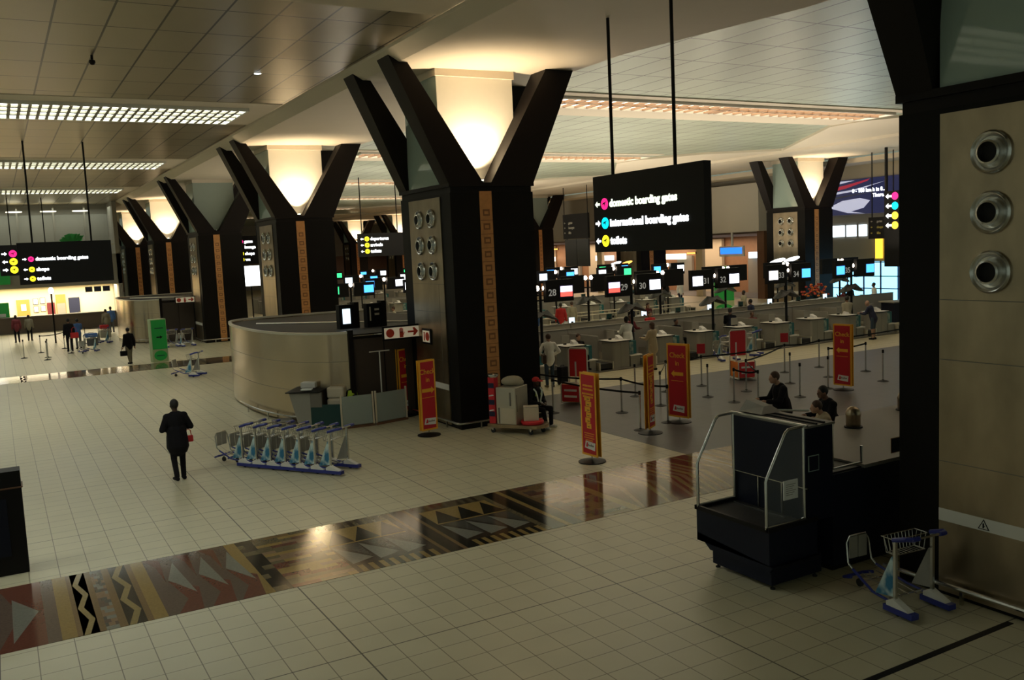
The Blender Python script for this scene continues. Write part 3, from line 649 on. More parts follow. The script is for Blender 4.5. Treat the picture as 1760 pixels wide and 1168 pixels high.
suitcase((4.4, 54.9, .3), .5, .35, .45, 'cloth_grey', 'grey suitcase lying on the loaded trolley in the far concourse', .3)
suitcase((4.35, 54.75, .78), .6, .4, .25, 'cloth_blue', 'pale blue bag on top of the grey suitcase on the loaded trolley', .1)
tl = dup(tr0, 'luggage trolley piled with pale bags at the end of the far queue', (5.6, 60.3, 0), 2.4)
suitcase((5.6, 60.3, .3), .6, .4, .5, 'cloth_cream', 'cream suitcase on the trolley at the end of the far queue')
suitcase((5.55, 60.2, .83), .5, .35, .28, 'cloth_red', 'reddish bag on top of the cream suitcase in the far queue')
suitcase((16.35, 25.5, 0), .34, .22, .62, 'cloth_black', 'black upright suitcase standing right of the man in the white shirt and jeans', .2)
def handbag(loc, m, label, s=1, rz=0):
    t = thing('handbag', label, 'bag', loc, rz)
    b = MB(); b.box(-.16*s, .16*s, -.05*s, .05*s, 0, .24*s, m); b.build('body', t, bevel=.02)
    b = MB(); b.tube([(-.1*s, 0, .23*s), (-.08*s, 0, .42*s), (0, 0, .48*s), (.08*s, 0, .42*s), (.1*s, 0, .23*s)], .01, m); b.build('strap', t)
handbag((4.98, 46.0, .42), 'cloth_black', 'dark handbag carried by the person left of the green stand')
handbag((15.45, 25.2, .85), 'hair_brown', 'brown shoulder bag hanging at the side of the man in the white shirt', 1.2, 1.2)
handbag((3.36, 20.42, .80), 'cloth_red', 'red bag peeping out at the right hip of the lone walker in black', .6)
handbag((3.6, 55.95, .75), 'cloth_red', 'red bag carried by the person in black in the far concourse', 1.3)

# ================================================================ the luggage weighing station (bottom right)
t = thing('baggage_scale_counter', 'tall navy-black baggage wrapping counter with tray and tubular guard rails', 'counter', (8.55, 8.46, 0))
b = MB(); b.box(.05, 1.0, .02, 1.15, .06, .34, 'navy_black'); b.box(.0, .9, 0, 1.42, .34, .80, 'navy_black')
b.prism([(-.06, .34), (1.42, .34), (1.42, .46), (1.15, .26), (.0, .26)], 'x', 0, .9, 'navy_black')
b.build('base', t)
for p in ((.1, .05), (.1, 1.1), (.9, .05)): b = MB(); b.lathe([(.035, 0), (.035, .015), (.012, .02), (.012, .07)], 'rubber', (*p, 0), 10); b.build('foot', t)
b = MB()
b.box(-.02, .9, -.02, .03, .80, .86, 'black'); b.box(-.02, .9, 1.39, 1.44, .80, .86, 'black'); b.box(-.02, .03, 0, 1.42, .80, .86, 'black'); b.box(.03, .9, .03, 1.39, .80, .81, 'rubber')
b.box(.07, .09, .3, 1.3, .81, .83, 'steel'); b.box(.6, .62, .3, 1.3, .81, .83, 'steel'); b.build('tray', t)
b = MB(); b.box(.74, 1.22, 0, 1.41, .80, 2.1, 'navy_black')
b.box(.70, .745, .0, 1.41, 1.28, 2.1, 'navy_black'); b.box(.72, .75, .0, 1.41, 1.26, 1.28, 'steel')
b.box(.70, 1.25, -.02, 1.43, 2.1, 2.13, 'grey_laminate_dark'); b.box(.70, .73, -.02, 1.43, 2.13, 2.15, 'steel'); b.box(.9, .93, .0, 1.43, 2.13, 2.15, 'black'); b.box(1.05, 1.08, .0, 1.43, 2.13, 2.15, 'black')
for y in (.45, .9): b.box(.715, .745, y, y+.02, .82, 1.26, 'steel')
b.build('cabinet', t)
for y, nm in ((.04, 0), (1.38, 1)):
    b = MB(); b.tube([(.0, y, .84), (.0, y, 1.48), (.02, y, 1.53), (.36, y, 2.08), (.42, y, 2.12), (.70, y, 2.13), (.71, y, 2.08), (.71, y, .86)], .022, 'steel', 10)
    b.tube([(.0, y, .86), (.71, y, .86)], .016, 'steel'); g = b.build('guard_rail', t, smooth=True)
    b = MB(); b.prism([(.02, .88), (.70, .88), (.70, 2.1), (.42, 2.1), (.02, 1.5)], 'y', y-.004, y+.004, 'clear_glass'); b.build('glass_panel', g)
b = MB(); b.box(.30, .56, .015, .03, 1.18, 1.44, 'white'); p = b.build('paper_notice', t)
text('FRAGILE', .01, 'grey_laminate_dark', p, (.40, .012, 1.30), FACE_Y) if 0 else None
b = MB()
for i in range(6): b.box(.34, .52-(i % 3)*.03, .012, .0155, 1.38-i*.028, 1.386-i*.028, 'grey_laminate_dark')
b.build('printing', p)
b = MB(); b.prism([(1.22, 0), (8, 0), (8, 2.5), (4.3, 2.5), (2.9, 1.4), (1.22, 1.4)], 'z', .08, 1.38, 'navy_black'); b.prism([(1.25, .05), (7.9, .05), (7.9, 2.4), (4.35, 2.4), (2.9, 1.3), (1.25, 1.3)], 'z', 0, .08, 'black'); b.build('counter_body', t)
b = MB(); b.prism([(1.85, -.02), (8, -.02), (8, 2.55), (4.25, 2.55), (2.87, 1.45), (1.85, 1.45)], 'z', 1.38, 1.43, 'worktop_grey'); b.build('worktop', t)
b = MB(); b.tube([(1.24, .02, 2.12), (1.24, .02, 1.46), (1.83, .02, 1.46), (1.83, .02, 1.70)], .02, 'steel'); b.tube([(1.24, 1.4, 2.1), (2.3, 1.4, 1.95)], .016, 'steel'); b.build('end_rail', t, smooth=True)
b = MB(); b.box(1.25, 1.85, .04, 1.38, 1.38, 1.40, 'black'); b.build('recess_tray', t)
b = MB()
for x, m1 in ((.74, 'frosted_teal'), (2.42, 'wood_orange')):
    b.box(x, x+.2, -.012, -.004, 1.50, 1.72, m1); b.box(x+.012, x+.188, -.016, -.01, 1.512, 1.708, 'navy_black')
b.build('sticker_frame', t)
b = MB(); b.hexa([(.8, .9, 2.15), (1.2, .9, 2.15), (1.2, 1.35, 2.15), (.8, 1.35, 2.15), (.95, 1.0, 2.24), (1.1, 1.0, 2.24), (1.1, 1.35, 2.3), (.95, 1.35, 2.3)], 'grey_laminate'); b.build('cover', t)
for x, y, l in ((3.75, 1.75, 'domed steel roll dispenser on the wrapping counter, nearer the people'), (5.6, 2.15, 'domed steel roll dispenser on the wrapping counter, partly hidden by the big column')):
    q = thing('roll_dispenser', l, 'dispenser', (8.55+x, 8.46+y, 1.43))
    b = MB(); b.lathe([(.10, 0), (.12, .03), (.12, .20), (.125, .21), (.125, .24), (.10, .31), (.05, .35), (.0, .36)], 'stainless', n=18); b.build('drum', q, smooth=True)
    b = MB(); b.lathe([(.15, 0), (.15, .02), (.11, .025)], 'black', n=18); b.build('base', q)

# ================================================================ porter's cart by the central column
t = thing('porter_cart', 'steel porter cart with cabinet and red column stand at the foot of the central column', 'cart', (10.98, 20.3, 0), math.radians(-58))
b = MB(); pts = [(-.1, -.38), (.95, -.38)]+[(1.05+.38*math.sin(a), -.38*math.cos(a)) for a in [i*PI/10 for i in range(11)]]+[(-.1, .38)]
b.prism(pts, 'z', .16, .24, 'stainless'); b.build('deck', t)
for p in ((.02, -.3), (.02, .3), (1.1, -.3), (1.25, .1)):
    b = MB(); b.lathe([(0, -.02), (.06, -.02), (.06, .02), (0, .02)], 'rubber', (p[0], p[1], .06), 12, 'y'); b.box(p[0]-.02, p[0]+.02, p[1]-.03, p[1]+.03, .08, .16, 'steel'); b.build('caster', t)
b = MB(); b.box(.16, .72, -.34, .34, .24, 1.18, 'steel_cap'); b.box(.68, .725, -.28, -.25, .55, 1.0, 'black'); c = b.build('cabinet', t, bevel=.015)
b = MB(); b.box(.3, .7, -.352, -.335, .26, .66, 'cream_wall'); b.box(.22, .25, -.355, -.335, .26, .66, 'grey_laminate_dark'); b.box(.55, .59, -.352, -.335, .72, 1.06, 'grey_laminate_dark'); b.build('door', c)
b = MB(); b.box(-.08, .1, -.30, -.1, .24, 1.42, 'bright_red'); b.lathe([(.12, 1.42), (.14, 1.46), (.14, 1.5), (.1, 1.52)], 'steel', (.02, -.2, 0), 16)
s = b.build('column_stand', t)
b = MB()
for z, c in ((1.15, 'navy'), (.72, 'navy'), (.42, 'navy')): b.box(-.075, .09, -.306, -.3, z, z+.13, c); b.box(-.086, -.08, -.29, -.11, z, z+.13, c)
for z in (.93, .55): b.hexa([(-.07, -.308, z), (.08, -.308, z+.03), (.08, -.3, z+.03), (-.07, -.3, z), (-.06, -.308, z+.03), (.05, -.308, z+.055), (.05, -.3, z+.055), (-.06, -.3, z+.03)], 'white'); b.box(-.086, -.08, -.26, -.13, z, z+.04, 'white')
b.build('sign_print', s)
b = MB(); b.ell((10.98+.28, 20.3-.32, 1.30), (.30, .22, .13), 'cloth_cream', 16, 10); b.ell((11.4, 19.9, 1.25), (.16, .15, .09), 'grey_laminate', 12, 8); o = b.build('wrapped_bundle', smooth=True, remesh=.02)
tag(o, 'bundle wrapped in pale plastic lying on top of the porter cart cabinet', 'bundle')
b = MB(); b.box(-.19, .19, -.13, .13, 0, .36, 'cream_wall'); b.box(-.17, .17, -.132, .132, .33, .35, 'grey_laminate'); o = b.build('carton', bevel=.015); o.location = (11.47, 19.44, .33); o.rotation_euler = (0, 0, -.5); tag(o, 'small cream carton on the red disc at the front of the porter cart', 'box')
b = MB(); b.lathe([(.27, 0), (.29, .02), (.29, .07), (.27, .09)], 'bright_red', n=26); o = b.build('round_cushion', smooth=True); o.location = (11.49, 19.42, .24); tag(o, 'flat red round pad under the cream carton on the cart deck', 'pad')
b = MB(); b.box(-.2, .2, -.2, .2, .4, .44, 'grey_laminate_dark')
for p in ((-.17, -.17), (.17, -.17), (-.17, .17), (.17, .17)): b.tube([(p[0], p[1], 0), (p[0]*.9, p[1]*.9, .4)], .014, 'steel')
o = b.build('stool'); o.location = (12.0, 20.1, 0); tag(o, 'low stool carrying the seated porter in the red cap', 'stool')

# ================================================================ red check-in banners
def make_banner(label, p, ang, kind, arrow=-1, w=.56, hgt=1.95):
    t = thing('banner_stand', label, 'banner stand', (p[0], p[1], 0), ang, 'red and yellow banner stands')
    b = MB(); b.lathe([(.30, 0), (.30, .02), (.10, .05), (.04, .06)], 'black', n=24); b.build('base', t)
    b = MB(); b.tube([(0, 0, .05), (0, 0, .3)], .02, 'steel'); b.tube([(0, 0, .3), (0, 0, hgt-.05)], .012, 'steel'); b.build('pole', t)
    for s in (-1, 1):
        b = MB(); y = s*.045; b.box(-w/2, w/2, y-.008, y+.008, .14, hgt, 'yellow'); p_ = b.build('sign_board', t)
        b = MB(); y2 = s*.055; b.box(-w/2+.045, w/2-.045, min(y, y2), max(y, y2), .185, hgt-.045, 'red'); b.build('red_field', p_)
        r = FACE_Y if s < 0 else (PI/2, 0, PI)
        def tx(st, size, z, m='yellow', x=0): return text(st, 'lettering', size, m, p_, (x*(-s), s*.058, z), r, .002, 'CENTER', .002)
        if kind == 'check':
            tx('Check', .185, hgt-.36); tx('in', .17, hgt-.56)
            b = MB(); d = arrow*(-s); za = hgt-.78
            b.prism([(d*.2, za), (d*.1, za+.09), (d*.1, za+.045), (-d*.19, za+.045), (-d*.19, za-.045), (d*.1, za-.045), (d*.1, za-.09)], 'y', min(y2, y2+s*.004), max(y2, y2+s*.004), 'yellow'); b.build('arrow', p_)
            b = MB()
            for i in range(9): b.box(-.19+i*.043, -.16+i*.043, min(y2, y2+s*.003), max(y2, y2+s*.003), hgt-.97, hgt-.955, 'yellow')
            b.build('small_print', p_)
        else:
            b = MB()
            for z, x0 in ((hgt-.30, .17), (hgt-.38, .17), (hgt-.48, .2), (hgt-.54, .17), (.62, .17), (.57, .15), (.52, .17), (.47, .13), (.42, .15)):
                x = -x0
                while x < x0: b.box(x, x+.032, min(y2, y2+s*.003), max(y2, y2+s*.003), z, z+(.04 if z > 1 else .02), 'yellow'); x += .045
            b.build('small_print', p_)
            b = MB()
            for i in range(6): a = -.02 if i % 2 else .02; b.box(a-.09-i*.004, a+.07+i*.006, min(y2, y2+s*.003), max(y2, y2+s*.003), .74+i*.12, .85+i*.12, 'yellow')
            for i in range(6): b.box(-.04, .04, min(y2, y2+s*.005), max(y2, y2+s*.005), .77+i*.12, .79+i*.12, 'umber_print')
            b.build('picture', p_)
        b = MB(); zz = .30
        b.prism([(-.17, zz), (.19, zz-.03), (.21, zz+.14), (-.13, zz+.16)], 'y', min(y2, y2+s*.003), max(y2, y2+s*.003), 'white')
        b.prism([(-.12*(-s), zz+.03), (-.05*(-s), zz+.03), (-.06*(-s), zz+.13), (-.09*(-s), zz+.12)], 'y', min(y2, y2+s*.006), max(y2, y2+s*.006), 'bright_red')
        for i in range(6): b.box((-.03+i*.035)*(-s)-.012, (-.03+i*.035)*(-s)+.012, min(y2, y2+s*.006), max(y2, y2+s*.006), zz+.05, zz+.05+(.05 if i % 3 == 0 else .035), 'grey_laminate_dark')
        b.build('logo_patch', p_)
    return t
make_banner('red banner reading Check in with a right arrow left of the central column', (9.32, 20.98), math.radians(12), 'check', 1, .5)
make_banner('red banner half hidden behind the left edge of the central column', (10.0, 24.35-.35), math.radians(20), 'check', 1)
make_banner('narrow red banner with yellow picture on the pale floor by the mosaic band', (10.88, 15.92), math.radians(-88), 'print')
make_banner('thin edge-on red banner standing on the dark floor between the stanchions', (13.65, 17.4), math.radians(34), 'print', w=.5)
make_banner('large red banner reading Check in with a left arrow on the dark floor', (15.05, 17.95), math.radians(-78), 'check', -1, .66, 2.05)
make_banner('red banner reading Check in with a left arrow farthest right before the desks', (21.75, 18.4), math.radians(-84), 'check', -1, .62, 1.98)

# ================================================================ queue stanchions and belts
def make_stanchion(label, p, group='queue stanchions'):
    t = thing('stanchion', label, 'stanchion', (p[0], p[1], 0), 0, group)
    b = MB(); b.lathe([(.17, 0), (.175, .012), (.12, .03), (.04, .045), (.03, .06)], 'black', n=20); b.build('base', t, smooth=True)
    b = MB(); b.lathe([(.025, .04), (.025, .93)], 'steel', n=12); b.build('post', t, smooth=True)
    b = MB(); b.lathe([(.032, .90), (.034, .91), (.034, .985), (.026, 1.0)], 'black', n=12); b.build('belt_head', t, smooth=True)
    return t
st_pts = [(14.75, 20.04), (16.64, 21.89), (16.19, 20.13), (14.79, 18.11), (13.68, 17.83), (19.35, 21.96), (18.1, 20.28), (18.03, 19.1), (19.6, 20.23), (13.3, 21.3), (17.84, 21.89),
          (24.91, 22.12), (23.37, 20.37), (21.6, 18.85), (21.57, 20.33), (23.21, 22.11), (25.16, 20.36), (23.82, 18.63), (18.17, 18.3), (19.95, 18.43)]
near_words = ['front rank behind the narrow red banner', 'rear rank, second from the left', 'middle rank behind the edge-on banner', 'front rank beside the large red banner', 'front rank, nearest the edge-on banner', 'rear rank right of the large banner', 'middle rank right of the large banner', 'first to the right of the large banner', 'middle rank, below the sizer frame', 'beside the porter, at the left end', 'rear rank just left of the large banner',
              'rear rank, right of the right-hand banner', 'middle rank, left of the right-hand banner', 'close to the right-hand banner', 'middle rank behind the walking man', 'rear rank, with a red card on top', 'middle rank, right of the right-hand banner', 'front rank, farthest right by the column', 'front rank, left of the walking man', 'front rank, behind the walking man']
S0 = None
for q, wds in zip(st_pts, near_words):
    lb = 'steel stanchion on the dark floor, '+wds
    if S0 is None: S0 = make_stanchion(lb, q)
    else: dup(S0, lb, (q[0], q[1], 0), 0, 'queue stanchions')
def belt(a, c, label, z=.945):
    b = MB(); a = Vector((*a, z)); c = Vector((*c, z)); d = (c-a); n = Vector((-d.y, d.x, 0)).normalized()*.002
    N_ = 8; L = []
    a = a+d.normalized()*.036; c = c-d.normalized()*.036
    for i in range(N_+1):
        t = i/N_; p = a+(c-a)*t-Vector((0, 0, .05*4*t*(1-t))); L.append(p)
    vs = []
    for p in L: vs += [p+n-Vector((0, 0, .025)), p-n-Vector((0, 0, .025)), p-n+Vector((0, 0, .025)), p+n+Vector((0, 0, .025))]
    fs = [(i*4+k, i*4+(k+1) % 4, (i+1)*4+(k+1) % 4, (i+1)*4+k) for i in range(N_) for k in range(4)]+[(0, 1, 2, 3), (N_*4, N_*4+3, N_*4+2, N_*4+1)]
    b.add(vs, fs, 'black'); tag(b.build('queue_belt'), label, 'belt', 'queue belts')
s = st_pts
belt(s[9], s[4], 'black queue belt from the porter towards the edge-on banner')
belt(s[0], s[3], 'black queue belt ending beside the large red banner')
belt((13.6, 22.6), s[0], 'black queue belt passing behind the narrow red banner')
belt(s[2], s[10], 'black queue belt behind the large red banner, left side')
belt(s[10], s[5], 'black queue belt in the rear rank behind the large banner')
belt(s[7], s[18], 'black queue belt right of the large banner, front rank')
belt(s[18], s[8], 'black queue belt running back towards the sizer frame')
belt(s[8], s[15], 'long black queue belt from the sizer towards the card stanchion')
belt(s[5], s[15], 'long black queue belt in the rear rank, middle')
belt(s[15], s[11], 'black queue belt of the rear rank passing behind the right-hand banner')
belt(s[11], (32, 22.8), 'black queue belt of the rear rank at the far right')
belt(s[12], s[16], 'black queue belt of the middle rank at the right-hand banner')
for (x, y), l in (((13.6, 22.6), 'steel stanchion behind the narrow red banner, rear'), ((32, 22.8), 'steel stanchion at the far right end of the rear rank'), ((29.2, 21.0), 'steel stanchion right of the right-hand banner, far'), ((27.5, 23.0), 'steel stanchion in the rear rank, between banner and column')):
    dup(S0, l, (x, y, 0), 0, 'queue stanchions')
for (x, y), l in (((23.21, 22.11), 'small red card clipped on a stanchion left of the right-hand banner'), ((19.35, 21.96), 'small red card clipped on a stanchion left of the sizer frame')):
    t = thing('card_holder', l, 'card', (x, y, 1.0), -.6); b = MB(); b.tube([(0, 0, 0), (0, 0, .06)], .01, 'steel'); b.build('stem', t)
    b = MB(); b.box(-.13, .13, -.01, .01, .05, .36, 'red'); b.build('card', t)
k = 0
for (x, y, r) in ((1.9, 57.0, 0), (2.0, 52.2, 0), (2.1, 53.6, 0), (3.2, 58.6, 0), (3.3, 55.0, 0), (1.0, 54.4, 0), (4.5, 60.9, 0), (5.9, 60.9, 0)):
    dup(S0, 'steel stanchion in the far left concourse, '+['behind the farthest pair', 'the nearest one', 'right behind the nearest', 'left of the person in black', 'touching the person in black', 'at the left edge', 'in front of the far counter, left', 'in front of the far counter, right'][k], (x, y, 0), 0, 'far queue stanchions'); k += 1
belt((1.9, 57.0), (3.2, 58.6), 'black queue belt in the far left concourse'); belt((4.5, 60.9), (5.9, 60.9), 'black queue belt before the far counter')

def make_sizer(label, loc, rz):
    t = thing('baggage_sizer', label, 'baggage sizer', loc, rz)
    b = MB(); b.tube([(-.3, .22, 0), (-.3, .22, 1.55), (-.24, .22, 1.62), (.24, .22, 1.62), (.3, .22, 1.55), (.3, .22, 0)], .02, 'white_paint'); b.tube([(.3, .22, .05), (.3, -.4, .05), (.3, -.4, .6), (.26, -.4, .66), (-.26, -.4, .66), (-.3, -.4, .6), (-.3, -.4, .05), (-.3, .22, .05)], .02, 'white_paint')
    b.build('frame', t, smooth=True)
    b = MB(); b.box(-.27, .27, .21, .23, .75, 1.58, 'bright_red'); b.box(-.1, -.05, .2, .212, .3, 1.2, 'white'); b.build('back_panel', t)
    b = MB(); b.box(-.27, .27, -.39, .2, .08, .1, 'orange'); b.box(-.27, .27, -.41, -.39, .1, .6, 'bright_red'); b.box(-.29, -.27, -.39, .2, .1, .6, 'orange')
    for z in (.22, .40): b.box(-.2, .2, -.418, -.41, z, z+.06, 'white')
    b.build('sizer_box', t)
make_sizer('red and white tubular cabin baggage sizer standing among the stanchions', (21.3, 22.2, 0), -.3)
make_sizer('red cabin baggage sizer half hidden behind the narrow red banner', (14.75, 22.3, 0), -1.0)

# ================================================================ steel drum enclosures between the columns
def make_drum(label, dy, simple):
    t = thing('steel_enclosure', label, 'enclosure', (0, dy, 0), 0, 'curved steel enclosures')
    prof = [(12.7, 33.4), (8.3, 33.4), (7.6, 33.2), (7.05, 32.6), (6.8, 31.6), (6.62, 30.4), (6.58, 28.2), (6.68, 26.8), (6.9, 25.7), (7.2, 24.9), (7.65, 24.3), (8.0, 24.05), (8.35, 23.95)]
    # smooth the outline
    P_ = [Vector(p) for p in prof]
    for _ in range(2):
        Q = [P_[0]]
        for a, c in zip(P_, P_[1:]): Q += [a*.75+c*.25, a*.25+c*.75]
        Q.append(P_[-1]); P_ = Q
    def ring(off):
        out = []
        for i, p in enumerate(P_):
            d = (P_[min(i+1, len(P_)-1)]-P_[max(i-1, 0)]).normalized(); out.append(p+Vector((-d.y, d.x))*off)
        return out
    o, i_ = ring(0), ring(.07)
    def wall(z0, z1, a, c, m, nm):
        b = MB(); n = len(a); vs = [(p.x, p.y, z0) for p in a]+[(p.x, p.y, z0) for p in c]+[(p.x, p.y, z1) for p in a]+[(p.x, p.y, z1) for p in c]
        fs = []
        for k in range(n-1): fs += [(k, k+1, 2*n+k+1, 2*n+k), (n+k+1, n+k, 3*n+k, 3*n+k+1), (2*n+k, 2*n+k+1, 3*n+k+1, 3*n+k), (k+1, k, n+k, n+k+1)]
        fs += [(0, 2*n, 3*n, n), (n-1, 2*n-1, 4*n-1, 3*n-1)]
        b.add(vs, fs, m); return b.build(nm, t, smooth=True)
    w = wall(.06, 2.52, o, i_, 'stainless_drum', 'steel_wall'); wall(2.52, 2.58, ring(-.015), ring(.085), 'steel_cap', 'rim')
    for z in (.95, 1.75): 
        wall(z, z+.008, ring(-.003), o, 'grey_laminate_dark', 'seam')
    b = MB(); b.prism([(p.x, p.y) for p in ring(.07)]+[(10.2, 23.95), (10.2, 24.3), (12.7, 24.3)], 'z', 2.44, 2.48, 'dark_roof'); r_ = b.build('roof', t)
    b = MB(); b.tube([(7.6, 31, 2.50), (11.5, 26.5, 2.50)], .03, 'steel_cap'); b.build('conduit', r_)
    b = MB(); b.box(8.33, 8.47, 23.85, 24.0, 0, 2.62, 'black_steel'); b.build('corner_post', t)
    b = MB(); b.box(8.47, 10.3, 23.95, 24.05, 0, 2.35, 'wood_brown_dark'); b.box(9.38, 9.40, 23.93, 23.96, .05, 2.3, 'black_steel'); b.box(8.47, 10.3, 23.93, 24.06, 2.35, 2.42, 'black_steel'); b.build('front_door', t)
    b = MB(); b.tube([(p.x, p.y, .22) for p in ring(-.16)][24:], .025, 'steel', 8)
    for p in [q for q in ring(-.16)][26::5]: b.box(p.x-.02, p.x+.02, p.y-.02, p.y+.02, 0, .22, 'steel')
    b.build('bumper_rail', t, smooth=True)
    return t
make_drum('curved stainless steel enclosure with a dark roof left of the central column', 0, False)
make_drum('farther curved stainless steel enclosure behind the green stand', 32.9, True)
# small cabinets on the drum's roof
for x, y, l, pn in ((9.15, 26.2, 'dark box with a white notice on the near steel enclosure', 1), (9.95, 26.0, 'dark box with cream marks on the near steel enclosure', 0)):
    t = thing('control_box', l, 'box', (x, y, 2.48), .1)
    b = MB(); b.box(-.3, .3, -.12, .12, 0, .72, 'black'); b.box(.18, .34, -.14, .14, 0, .78, 'black_steel'); b.build('housing', t)
    b = MB()
    if pn: b.box(-.2, .05, -.135, -.12, .15, .6, 'glow_pale')
    else: b.box(-.22, -.18, -.135, -.12, .2, .62, 'cream_wall'); b.box(-.05, .1, -.135, -.12, .5, .56, 'cream_wall'); b.box(-.05, .1, -.135, -.12, .36, .42, 'cream_wall')
    b.build('notice', t)
# hanging stop-hand sign and the small plate on the column
def hand_sign(label, loc, w, h, rz, items, grp=None):
    t = thing('direction_sign', label, 'sign', loc, rz, grp)
    b = MB(); b.box(0, w, -.03, .03, 0, h, 'black'); b.build('frame', t)
    b = MB(); b.box(.05, w-.05, -.036, -.03, .05, h-.05, 'sign_face'); f = b.build('sign_face', t)
    for kx, it in items:
        b = MB(); cy = h/2
        if it == 'disc': b.lathe([(.12, -.044), (.12, -.036)], 'sign_red', (kx, 0, cy), 24, 'y')
        if it == 'hand':
            b.box(kx-.06, kx+.05, -.044, -.036, cy-.14, cy+.02, 'sign_red')
            for i in range(4): b.box(kx-.06+i*.029, kx-.038+i*.029, -.044, -.036, cy, cy+.11+(.02 if i in (1, 2) else 0), 'sign_red')
            b.hexa([(kx+.05, -.044, cy-.09), (kx+.09, -.044, cy-.01), (kx+.09, -.036, cy-.01), (kx+.05, -.036, cy-.09), (kx+.05, -.044, cy-.05), (kx+.08, -.044, cy+.02), (kx+.08, -.036, cy+.02), (kx+.05, -.036, cy-.05)], 'sign_red')
        if it == 'arrow': b.prism([(kx-.15, cy-.025), (kx+.03, cy-.025), (kx+.0, cy-.11), (kx+.06, cy-.11), (kx+.16, cy), (kx+.06, cy+.11), (kx, cy+.11), (kx+.03, cy+.025), (kx-.15, cy+.025)], 'y', -.044, -.036, 'sign_red')
        if it == 'bar': b.box(kx-.03, kx+.03, -.044, -.036, cy-.12, cy+.12, 'sign_red')
        b.build('symbol', f)
items3 = [(.22, 'disc'), (.62, 'hand'), (1.02, 'arrow')]
hand_sign('white sign with red disc, hand and arrow projecting left of the central column', (9.15, 23.4, 2.28), 1.15, .40, 0, [(.22, 'disc'), (.56, 'hand'), (.90, 'arrow')], 'red hand and arrow signs')
hand_sign('small white fire point plate with red marks on the steel side of the central column', (10.22, 23.05, 2.15), .55, .42, -PI/2, [(.17, 'bar'), (.37, 'disc')])
hand_sign('tiny white fire point sign with red disc by the far steel enclosure', (9.1, 56.1, 2.28), 1.15, .40, 0, [(.22, 'disc'), (.56, 'hand'), (.90, 'arrow')], 'red hand and arrow signs')
b = MB(); b.prism([(6.56-.075, 1.0), (6.56+.075, 1.0), (6.56, 1.13)], 'x', XA-.034, XA-.030, 'black'); b.prism([(6.56-.055, 1.01), (6.56+.055, 1.01), (6.56, 1.11)], 'x', XA-.037, XA-.033, 'white_paint'); b.box(XA-.04, XA-.036, 6.55, 6.57, 1.02, 1.08, 'black'); b.box(XA-.04, XA-.036, 6.54, 6.56, 1.04, 1.05, 'black')
tag(b.build('warning_sticker'), 'small black and white warning triangle on the pale stripe of the nearest column', 'sticker')

# podium desk, glass barriers and T-post before the drum
t = thing('podium_desk', 'pale podium desk with teal side panel before the near steel enclosure', 'desk', (6.9, 24.2, 0), math.radians(-38))
b = MB(); b.hexa([(0, 0, 0), (.35, 0, 0), (.35, .9, 0), (0, .9, 0), (-.25, 0, 1.0), (.35, 0, 1.0), (.35, .9, 1.0), (-.25, .9, 1.0)], 'grey_laminate'); b.build('side_cabinet', t)
b = MB(); b.box(.35, 1.25, 0, .06, .02, .66, 'teal_dark'); b.box(.35, 1.25, .06, .9, .02, .05, 'teal_dark'); b.build('front_panel', t)
b = MB(); b.hexa([(-.32, -.08, 1.0), (.65, -.08, 1.0), (.65, .95, 1.0), (-.32, .95, 1.0), (-.32, -.08, 1.03), (.65, -.08, 1.03), (.65, .95, 1.06), (-.32, .95, 1.06)], 'black'); b.build('desktop', t)
b = MB(); b.box(.36, .68, -.02, .06, .60, 1.0, 'grey_laminate_dark'); b.build('drawer_front', t)
def put(loc, rz, w, d, h, m, nm, label, cat):
    b = MB(); b.box(-w/2, w/2, -d/2, d/2, 0, h, m); o = b.build(nm, bevel=min(w, d, h)*.15); o.location = loc; o.rotation_euler = (0, 0, rz); tag(o, label, cat); return o
put((7.35, 24.55, 1.065), -.6, .42, .3, .16, 'white_paint', 'printer', 'low white printer on the podium desk, rear', 'printer')
put((7.15, 24.15, 1.065), -.5, .3, .22, .03, 'white', 'paper_stack', 'stack of white forms on the podium desk, front', 'papers')
put((7.95, 24.0, 0), -.6, .5, .4, .78, 'cream_wall', 'storage_box', 'tall cream box beside the podium desk', 'box'); put((7.95, 24.0, .785), -.6, .48, .38, .3, 'cream_wall', 'storage_box', 'cream box with a small hole on top of the tall cream box', 'box')
person('crouching porter in red cap and yellow collar behind the glass barrier', (8.45, 23.75, 0), math.radians(20), 'sit', cap='cloth_red', skin='skin_dark', top='cloth_black', armL='lap', armR='lap', lean=.7, vest=True)
for x0, y0, x1, y1, l in ((7.80, 24.15-.8, 8.72, 24.05-.8, 'left'), (8.76, 24.05-.8, 9.78, 23.45, 'right')):
    t = thing('glass_barrier', 'pale glass barrier panel before the steel enclosure door, %s of two' % l, 'glass barrier', (x0, y0, 0), math.atan2(y1-y0, x1-x0), 'glass barrier panels')
    L_ = math.hypot(x1-x0, y1-y0)
    b = MB(); b.box(.05, L_-.05, -.006, .006, .08, .88, 'pale_glass'); b.build('glass_pane', t)
    for x in (.02, L_-.02): b = MB(); b.box(x-.02, x+.02, -.02, .02, 0, .95, 'cream_wall'); b.build('post', t)
    b = MB(); b.box(0, L_, -.04, .04, 0, .06, 'wood_brown'); b.build('kerb', t)
t = thing('t_post', 'slim pale T-shaped post behind the right glass barrier', 'post', (9.15, 23.7, 0)); b = MB(); b.tube([(0, 0, 0), (0, 0, 1.98)], .02, 'white_paint'); b.build('upright', t); b = MB(); b.tube([(-.3, 0, 1.98), (.3, 0, 1.98)], .015, 'white_paint'); b.build('crossbar', t)
b = MB(); b.box(6.5, 7.0, 24.9, 25.6, 0, .12, 'grey_laminate_dark'); tag(b.build('low_step'), 'low grey step plate left of the podium desk', 'step')

